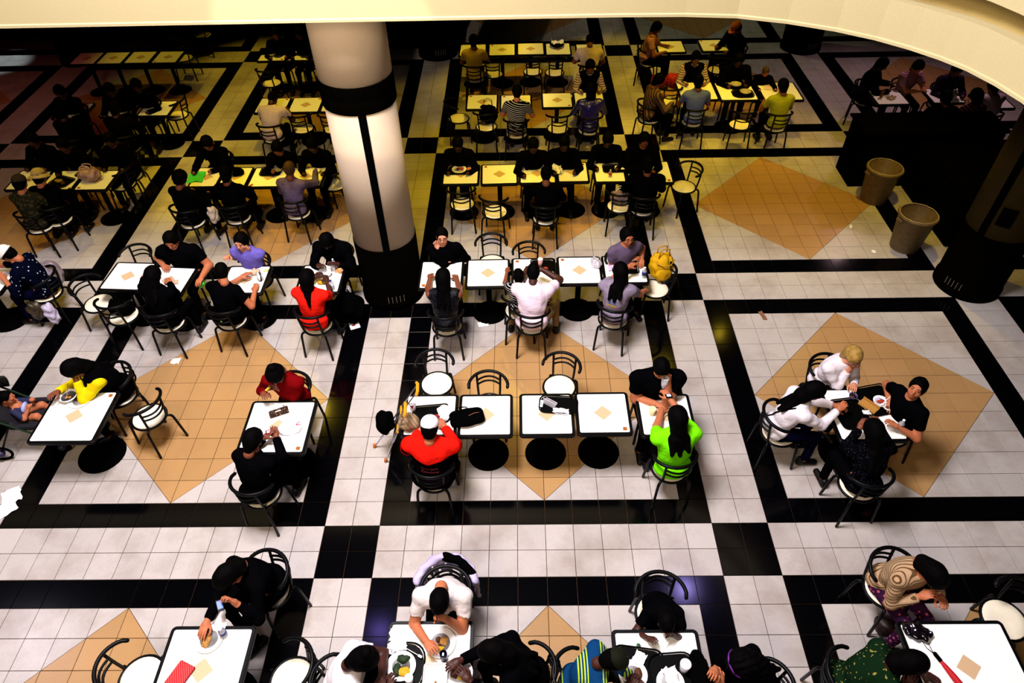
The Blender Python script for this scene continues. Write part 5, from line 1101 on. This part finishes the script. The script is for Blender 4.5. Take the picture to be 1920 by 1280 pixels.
# --- fourth row
bag('plastic_bag', (-5.447, 5.963, 0.750), (.34, .28, .24), mat('film_pink', (.50, .30, .36), .4, .3, noise=(12, .6)), 'knotted pink plastic bag standing on its table', z=ZT, noise=.014, handles=(mat('film_pale', (.6, .4, .42), .4), .008, .03))
t = tray((-5.911, 5.895, 0.750), .34, .28, -20, 'food tray in front of the person in the bucket hat', r=.05); food(t, [(-.05, 0, .02, .07, .06, .02, mat('wrapper_gold', (.32, .20, .08), .6), 'wrapper'), (.06, -.03, .02, .04, .05, .02, M_MEAT, 'burger')])
napkin((-3.718, 5.966, 0.750), .26, .30, 10, 'bright green sheet of paper on the fourth-row table', m=mat('paper_green', (.05, .62, .16), .6), amp=.02, seed=27, name='green_paper', cat='paper')
bag('black_bag', (-3.076, 6.062, 0.750), (.26, .18, .12), M_BLKMATTE, 'black bag right of the green paper', z=ZT)
tray((-2.522, 6.112, 0.750), .34, .26, 0, 'black tray with one bowl, left of the column', r=.06); bowl((-2.408, 6.126, 0.760), .085, .05, 'grey bowl on the black tray left of the column', z=.757, m=mat('bowl_grey', (.35, .3, .24), .4)); bowl((-1.733, 6.075, 0.760), .05, .05, 'white cup by the hand of the person in grey-violet')
tray((0.615, 6.077, 0.750), .42, .28, 0, 'black tray on the first table right of the column', r=.06); plate((0.598, 6.077, 0.760), .12, 'plate of food on the first tray right of the column', [(.03, .02, .012, .05, .04, .02, M_REDF, 'food_scraps'), (-.03, 0, .012, .03, .04, .02, M_MEAT, 'meat')], z=.757); cup((0.768, 6.007, 0.760), 'pink paper cup on the first tray right of the column', h=.07, m=mat('cup_rose', (.55, .2, .16), .5), z=.757, straw=False, lid=False)
t = thing('loose_lid', 'small round dark lid lying on the table of the man in black', 'lid', (*(1.712, 6.080, 0.750)[:2], ZT)); MB().lathe([(.033, 0), (.035, .006), (.03, .008), (0, .008)], seg=18).build('lid_disc', M_TRAY, t)  # a loose drink lid left on the table
napkin((2.189, 6.001, 0.780), .17, .24, 5, 'white paper bag beside the head of the man in black', z=.752, amp=.09, seed=29); t = thing('card', 'white card standing on the half tray', 'card', (*(2.372, 6.177, 0.770)[:2], .765), .3); MB().box((0, 0, .02), (.06, .004, .05)).build('card_body', W_, t)
tray((2.355, 6.161, 0.750), .36, .24, 0, 'dark oval tray over the far left corner of its table', r=.10); tray((3.143, 6.057, 0.750), .38, .24, 0, 'black tray under the white napkin in the fourth row', r=.05); napkin((3.236, 6.038, 0.760), .18, .12, -10, 'white napkin spread on the right end of its tray', z=.758, amp=.04, seed=31)
bottle((3.049, 5.818, 0.760), 'small brown sauce bottle at the front edge of its table', h=.13, r=.026, label=M_REDF); bag('black_bag', (3.458, 5.919, 0.750), (.28, .2, .14), M_BLKMATTE, 'black bag at the left end of the wide table', z=ZT); cup((3.425, 5.729, 0.760), 'clear low cup in front of the black bag on the wide table', h=.05, r=.045, straw=False, lid=False)
bag('clear_bag', (3.193, 5.535, 0.460), (.30, .24, .22), mat('film_clear_pink', (.30, .20, .24), .3, .5, noise=(14, .9)), 'knotted clear bag with pink contents on a chair', z=.455, noise=.014, handles=(W_, .006, .06))
# --- far rows
napkin((2.477, 8.656, 0.750), .24, .11, 0, 'flat white paper on a fifth-row table', amp=.003, seed=33, name='paper_sheet', cat='paper')
for k, (p_, w_, lab) in enumerate((((5.834, 8.627, 0.750), .40, 'black tray nearest the camera on the big fifth-row tables'), ((5.800, 8.964, 0.750), .36, 'black tray behind another on the big fifth-row tables'))): tray(p_, w_, .34, 0, lab, r=.12)
bowl((5.872, 8.627, 0.760), .10, .05, 'bowl with pale rim on the nearer black tray', z=.757, m=mat('bowl_grey', (.35, .3, .24), .4)); bowl((5.762, 8.944, 0.760), .10, .05, 'bowl with pale rim on the farther black tray', z=.757, m=mat('bowl_grey', (.35, .3, .24), .4))
napkin((5.622, 8.993, 0.750), .26, .14, 20, 'pale napkins left of the farther black tray', amp=.03, seed=34, m=mat('paper_dim', (.5, .45, .45), .7)); napkin((6.437, 8.896, 0.750), .30, .24, 0, 'pink and white paper in front of the small child', amp=.01, seed=35, m=mat('paper_rose', (.75, .6, .6), .7), name='paper_sheet', cat='paper')
bowl((-3.652, 10.739, 0.760), .10, .06, 'white bowl left of the column top', fill=M_YEL); bottle((-3.430, 10.811, 0.760), 'small bottle right of the white bowl in the far row', h=.14, r=.03, label=M_REDF); bag('black_bag', (-3.820, 10.851, 0.750), (.2, .14, .12), M_BLKMATTE, 'black bag at the left of the white bowl in the far row', z=ZT)
bowl((2.415, 10.958, 0.760), .15, .06, 'wide black bowl of napkins in the far row', m=M_TRAY); napkin((2.427, 10.995, 0.790), .24, .18, 0, 'white napkins in the wide black bowl', z=.80, amp=.06, seed=37)
cup((8.347, 8.410, 0.760), 'brown glass of drink on the far right table', h=.13, r=.036, m=mat('glass_brown', (.10, .03, .01), .2, .5), straw=False, lid=False); napkin((8.516, 8.361, 0.760), .14, .12, 30, 'tan crumpled paper beside the brown glass', m=mat('paper_tan', (.50, .35, .24), .7), amp=.05, seed=38)
bowl((9.801, 8.643, 0.760), .10, .05, 'white bowl with dark food at the far right'); bowl((9.611, 8.302, 0.760), .06, .06, 'white cup nearer the camera at the far right'); napkin((9.635, 8.605, 0.760), .22, .10, 10, 'white napkin left of the bowls at the far right', amp=.04, seed=39, m=mat('paper_rose', (.75, .6, .6), .7))
bag('handbag', (1.014, 8.234, 0.460), (.36, .26, .40), M_BLKMATTE, 'black handbag with thin handles on a fifth-row chair', z=.455, handles=(M_BLK, .006, .06)); bag('handbag', (-3.865, 3.038, 0.460), (.34, .26, .24), M_BLKMATTE, 'black handbag on the chair left of the woman in black', z=.455, handles=(M_BLKMATTE, .008, .05))
MR = mat('bag_red', (.28, .008, .012), .5, .2, pattern=('dots', (.6, .35, .3), (26, .12)))
bag('red_bag', (4.399, 9.549, 0.600), (.30, .28, .30), MR, 'left one of two round red bags on a chair', z=.46, noise=.006); bag('red_bag', (4.706, 9.537, 0.600), (.34, .30, .34), MR, 'right one of two round red bags on a chair', z=.46, noise=.006)
# --- left edge: bags on the chair of the woman in the dotted blouse
bag('plastic_bag', (-5.151, 3.754, 0.500), (.26, .40, .42), mat('film_grey', (.30, .24, .28), .3, .5, noise=(10, .5)), 'translucent grey bag behind the dotted blouse', z=.40, rz=20, noise=.012)
bag('plastic_bag', (-5.240, 3.234, 0.300), (.20, .16, .34), mat('film_olive', (.05, .035, .015), .4, .4, noise=(16, .8)), 'dark olive plastic bag hanging beside the white one', z=.20, rz=10, noise=.014); bag('plastic_bag', (-5.033, 3.198, 0.300), (.14, .14, .40), mat('film_lilac', (.62, .55, .75), .35, .4, noise=(14, .5)), 'white and lilac plastic bag hanging near the floor', z=.14, rz=30, noise=.012)
bag('white_jacket', (-3.268, 5.203, 0.600), (.12, .20, .34), mat('cloth_cream', (.60, .50, .42), .8), 'cream cloth hanging over a fourth-row chair back', 'cloth', z=.42, noise=.012)
bag('black_coat', (-0.842, 3.326, 0.400), (.42, .36, .55), M_BLKMATTE, 'black coat heaped beside the woman in red', 'coat', z=.0, noise=.02, nf=18)
bag('grey_bag', (-0.842, 3.438, 0.300), (.12, .16, .42), mat('film_silver', (.40, .36, .36), .4, .4, noise=(12, .5)), 'grey plastic bag standing between the coat and the column', z=.0, noise=.01, handles=(mat('film_pale2', (.6, .56, .58), .4), .008, .1))
t = thing('sneaker', 'violet sneaker with a white sole by the column foot', 'shoe', (*(-0.815, 3.519, 0.050)[:2], 0.0), math.radians(200)); V = Vol().cap((0, -.08, .06), (0, .10, .045), .045, .038, k=.03).cap((0, -.08, .06), (0, -.07, .11), .042, k=.02).cutplane((0, 0, .02), (0, 0, -1)); a_, b_ = V.build(.011); link('upper', mesh_np('upper', a_, b_, smooth=True), mat('shoe_violet', (.08, .06, .25), .6), t); V = Vol().cap((0, -.085, .02), (0, .105, .02), .05, .043, k=.03).cutplane((0, 0, .001), (0, 0, -1)).cutplane((0, 0, .024), (0, 0, 1)); a_, b_ = V.build(.011); link('sole', mesh_np('sole', a_, b_), W_, t)
t = thing('card', 'white card with a red mark on the floor under the heaped table', 'card', (*(-0.807, 3.223, 0.000)[:2], .004), .4); MB().box((0, 0, 0), (.07, .10, .0012)).build('card_body', W_, t); MB().ell((-.01, -.02, .002), (.03, .022, .0015)).ell((.012, .02, .002), (.014, .03, .0015)).build('card_mark', mat('mark_red', (.25, .02, .02), .6), t)
bag('purse', (5.080, -1.176, 0.100), (.20, .18, .22), mat('leather_brown', (.025, .008, .006), .5, .3, noise=(30, .6)), 'round dark brown purse on the floor by the floral skirt', 'bag', z=0.0)
# --- litter on the floor
for k, (p_, a, b, c) in enumerate((((-3.142, 2.534, 0.000), .12, .10, 'white scrap of paper on the left tan diamond'), ((1.046, 3.192, 0.000), .15, .10, 'white napkin on the floor under the bare third-row table'), ((-4.324, 0.415, 0.000), .20, .22, 'pale sheet of paper on the floor at the left edge'), ((-4.307, 0.239, 0.000), .22, .18, 'second pale sheet of paper at the left edge, nearer the camera'), ((7.011, 5.404, 0.000), .10, .04, 'small pale scrap on the tiles left of the bins'), ((7.142, 4.737, 0.000), .07, .06, 'small pale scrap on the tiles below the bins'), ((5.045, 3.302, 0.000), .18, .06, 'brown scrap on the black band right of the middle'), ((5.854, 0.941, -0.000), .03, .03, 'tiny pale scrap under the table of four'))):
    napkin(p_, a, b, 17*k, c, z=.001, amp=.012, seed=50+k, m=mat('scrap_brown', (.2, .09, .04), .8) if 'brown' in c else None, name='paper_scrap', cat='litter', group='litter on the floor')
t = thing('floor_lid', 'small dark lid on the floor tiles at the right of the fourth row', 'lid', (*(4.316, 5.060, 0.000)[:2], 0)); MB().lathe([(.05, 0), (.055, .01), (.03, .02), (0, .02)], seg=18).build('lid_disc', M_TRAY, t)  # a dropped lid lying among the litter
# --- waste bins
def bin_(p, lab):
    t = thing('waste_bin', lab, 'bin', (p[0], p[1], 0), .2, 'waste bins'); t.scale = (1.03, 1.03, .74); m = mat('bin_plastic', (.15, .10, .045), .5, .2, noise=(14, .3))
    MB().lathe([(.20, 0), (.205, .01), (.265, .78), (.285, .80), (.285, .83), (.268, .84), (.255, .82), (.195, .03), (0, .02)], seg=36).build('bin_body', m, t)
    for q in (-1, 1): MB().box((q*.285, 0, .74), (.02, .055, .03), bev=.006).build('handle', m, t)
    V = Vol().ell((0, 0, .25), (.2, .2, .08)); a_, b_ = V.build(.025, noise=.03, nf=25); link('refuse', mesh_np('refuse', a_, b_, smooth=True), mat('refuse_dark', (.02, .01, .006), .8), t)
    MB().tube([(.262*math.cos(2*PI*i/30), .262*math.sin(2*PI*i/30), .848+.004*math.sin(i*2.3)) for i in range(30)], .008, 6, True).build('liner_edge', mat('liner_clear', (.4, .3, .18), .3, .5), t); return t
bin_((7.652, 6.192, -0.000), 'cream plastic waste bin farther from the camera'); bin_((7.658, 4.863, 0.000), 'cream plastic waste bin nearer the camera')
# --- stroller with a baby
sx_, sy_, _ = (-4.350, 1.233, 0.500)
t = thing('stroller', 'dark stroller with a green-edged hood at the left edge', 'stroller', (sx_, sy_, 0), math.radians(-82)); mf = M_BLK; mg = mat('stroller_green', (.003, .02, .006), .5); mfab = mat('stroller_fabric', (.004, .003, .006), .8); msh = mat('hood_mesh', (.14, .12, .16), .7)
for q, yy, zz in ((-.24, .34, .09), (.24, .34, .09), (-.26, -.34, .12), (.26, -.34, .12)):
    wheel = MB().tube([(q, yy+zz*math.cos(2*PI*i/20), zz+.0*q+zz*math.sin(2*PI*i/20)*.86) for i in range(20)], .016, 7, True).build('wheel', M_BLKMATTE, t); MB().tube([(q-.012, yy, zz), (q+.012, yy, zz)], .045, 12).build('hub', mat('hub_violet', (.02, .015, .05), .4), wheel)
for q in (-1, 1):
    MB().tube([(q*.22, .34, .1), (q*.23, .1, .42), (q*.24, -.25, .80), (q*.24, -.45, 1.0)], .013, 7).build('frame_tube', mg, t); MB().tube([(q*.24, -.34, .12), (q*.23, -.05, .55)], .012, 7).build('frame_tube', mf, t)
MB().tube([(-.24, -.45, 1.0), (-.15, -.5, 1.03), (.15, -.5, 1.03), (.24, -.45, 1.0)], .017, 8).build('push_bar', M_BLKMATTE, t)
V = Vol().ell((0, -.12, .62), (.2, .07, .30), rotm(.5)).ell((0, .12, .42), (.2, .22, .07)).cap((-.2, -.05, .5), (-.2, .25, .48), .035).cap((.2, -.05, .5), (.2, .25, .48), .035); a_, b_ = V.build(.018); link('seat_sling', mesh_np('seat_sling', a_, b_, smooth=True), mfab, t)
vs = []; fs = []; na, nb_ = 8, 12
for i in range(na+1):
    an = math.radians(-20+100*i/na)
    for j in range(nb_+1):
        bn = math.radians(-90+180*j/nb_); vs.append((.25*math.sin(bn), -.10-.34*math.sin(an)*math.cos(bn)*1.0-.02, .74+.34*math.cos(an)*math.cos(bn)))
for i in range(na):
    for j in range(nb_): a = i*(nb_+1)+j; fs.append((a, a+1, a+nb_+2, a+nb_+1))
hood = MB().add(vs, fs, True).build('hood', msh, t); sm_ = hood.modifiers.new('thickness', 'SOLIDIFY'); sm_.thickness = .008
for an in (-20, 30, 80):
    MB().tube([(.252*math.sin(math.radians(-90+15*j)), -.12-.344*math.sin(math.radians(an))*math.cos(math.radians(-90+15*j)), .74+.344*math.cos(math.radians(an))*math.cos(math.radians(-90+15*j))) for j in range(13)], .011, 6).build('hood_rib', mg, t)
# baby: body, head, arms, legs in one surface
t = thing('person', 'baby in a pale blue bib sitting in the stroller', 'person', (sx_, sy_, 0), math.radians(-82))
V = Vol().ell((0, 0, .56), (.09, .075, .13), rotm(-.2), .03).cap((0, -.03, .66), (0, -.03, .72), .035)
for q in (-1, 1): V.cap((q*.08, 0, .64), (q*.14, .10, .56), .032, .026).cap((q*.14, .10, .56), (q*.05, .17, .66), .026, .022).ell((q*.05, .175, .67), (.024, .026, .02)).cap((q*.05, .02, .48), (q*.09, .20, .52), .05, .038).cap((q*.09, .20, .52), (q*.10, .30, .40), .036, .028).ell((q*.10, .33, .39), (.025, .045, .022))
a_, b_ = V.build(.0105); hb_ = HEAD_V*.78 @ rotm(-.35).T+np.array([0, -.02, .80])
body_ = link('body', mesh_np('body', np.concatenate([a_, hb_]), np.concatenate([b_, HEAD_Q+len(a_)]), smooth=True), SKIN['tan'], t)
V = Vol().ell((0, 0, .55), (.10, .085, .13), rotm(-.2), .03)
for q in (-1, 1): V.cap((q*.08, 0, .64), (q*.135, .09, .565), .04, .036)
V.cutplane((0, 0, .67), (0, 0, 1)); a_, b_ = V.build(.012); link('shirt', mesh_np('shirt', a_, b_, smooth=True), mat('baby_navy', (.01, .012, .05), .8), t)
V = Vol().ell((0, .075, .60), (.07, .03, .075), rotm(-.3)); a_, b_ = V.build(.012, noise=.004); link('bib', mesh_np('bib', a_, b_, smooth=True), mat('bib_blue', (.35, .38, .68), .8), t)
V = Vol().ell((0, -.035, .825), (.068, .082, .07), None).cutell((0, .09, .78), (.07, .08, .08)); a_, b_ = V.build(.0105); link('hair', mesh_np('hair', a_, b_, smooth=True), M_HAIR, t)
M4 = Matrix.Translation((0, -.02, .80)) @ Matrix(rotm(-.35).tolist()).to_4x4() @ Matrix.Scale(.78, 4)
for q in (-1, 1): MB().ell((q*.031, .0885, .003), (.011, .004, .006), 8, 5, M=M4).build('eye', M_EYE, body_)
MB().ell((0, .095, -.063), (.014, .005, .005), 8, 5, M=M4).build('lips', M_LIP, body_)
# --- draped jacket behind the man in the white T-shirt
w2 = WHO['man in a white T-shirt eating, jacket draped on the chair behind him']; px_, py_ = w2['t'].location[:2]
t = thing('draped_jacket', 'lilac and black jacket over the chair of the man in the white T-shirt', 'jacket', (px_, py_, 0), math.radians(-180))
V = Vol(); pr = None
for i in range(13):
    an = math.radians(-170+160*i/12); p_ = (.27*math.cos(an), -.03+.27*math.sin(an), .79-.03*abs(i-6)/6)
    V.cap(p_, (p_[0]*1.08, p_[1]*1.08, .44+.08*(i % 2)), .030, .022, k=.03)
    if pr is not None: V.cap(pr, p_, .036, k=.02)
    pr = p_
a_, b_ = V.build(.013, noise=.010, nf=35); link('jacket_shell', mesh_np('jacket_shell', a_, b_, smooth=True), mat('jacket_lilac', (.48, .42, .66), .7, .2, noise=(6, .3)), t)
V = Vol().cap((-.10, -.26, .80), (-.24, -.14, .78), .045, .04, k=.03).cap((-.10, -.26, .80), (.03, -.29, .80), .04, k=.02); a_, b_ = V.build(.012, noise=.008, nf=40); link('jacket_lining', mesh_np('jacket_lining', a_, b_, smooth=True), M_BLKMATTE, t)
# --- lettering on two shirts, small motif, tattoo, shawl trim
def decal(who, text, centre, size, m, name, rz=0.0, side=-1, strokes=None):
    bvh = BVHTree.FromPolygons([tuple(v) for v in who['sv'].tolist()], [tuple(q) for q in who['sq'].tolist()])
    cu = bpy.data.curves.new('tmp', 'FONT'); cu.body = text; cu.size = size; cu.align_x = 'CENTER'; cu.align_y = 'CENTER'; cu.offset = size*.02; cu.resolution_u = 2
    o = bpy.data.objects.new('tmp', cu); COL.objects.link(o); dg = bpy.context.evaluated_depsgraph_get(); me = bpy.data.meshes.new_from_object(o.evaluated_get(dg)); bpy.data.objects.remove(o)
    bm = bmesh.new(); bm.from_mesh(me); bmesh.ops.subdivide_edges(bm, edges=bm.edges, cuts=1); ca, sa = math.cos(rz), math.sin(rz)
    for v in bm.verts:
        x, z = v.co.x*ca-v.co.y*sa, v.co.x*sa+v.co.y*ca
        # seen from behind, x runs to the wearer's right
        h = bvh.ray_cast(Vector((centre[0]+x, -1.5, centre[1]+z)), Vector((0, 1, 0)))
        v.co = h[0]+Vector((0, -.004, .002)) if h[0] else Vector((centre[0]+x, -.2, centre[1]+z))
    bm.to_mesh(me); bm.free(); return link(name, me, m, who['shirt'])
wj = WHO['man in a white cap and a red jacket with a black back panel']; ml = mat('print_dark_red', (.22, .02, .04), .7)
decal(wj, 'Central Illinois', (0, .84), .030, ml, 'lettering'); decal(wj, 'Coaching', (0, .79), .05, ml, 'lettering')
wg = WHO['long-haired woman in a grey-purple printed T-shirt']; decal(wg, 'SPEED', (-.03, .80), .055, mat('print_gold', (.55, .36, .06), .7), 'lettering'); decal(wg, 'AF', (-.02, .86), .085, mat('print_blue', (.08, .18, .6), .7), 'lettering')
wb_ = WHO['man in black with a small lime motif low on his back']; decal(wb_, '8', (.0, .60), .06, mat('print_lime', (.45, .75, .05), .7), 'motif', rz=-.5)
wt = WHO['big man in a black T-shirt with a tattooed forearm']; E_, Wp = wt['arms'][-1]
for f in (.35, .5, .65): p_ = E_+(Wp-E_)*f; MB().ell(p_+np.array([0, .0, .025]), (.022, .026, .012), 8, 5).build('tattoo', M_TATTOO, wt['body'])
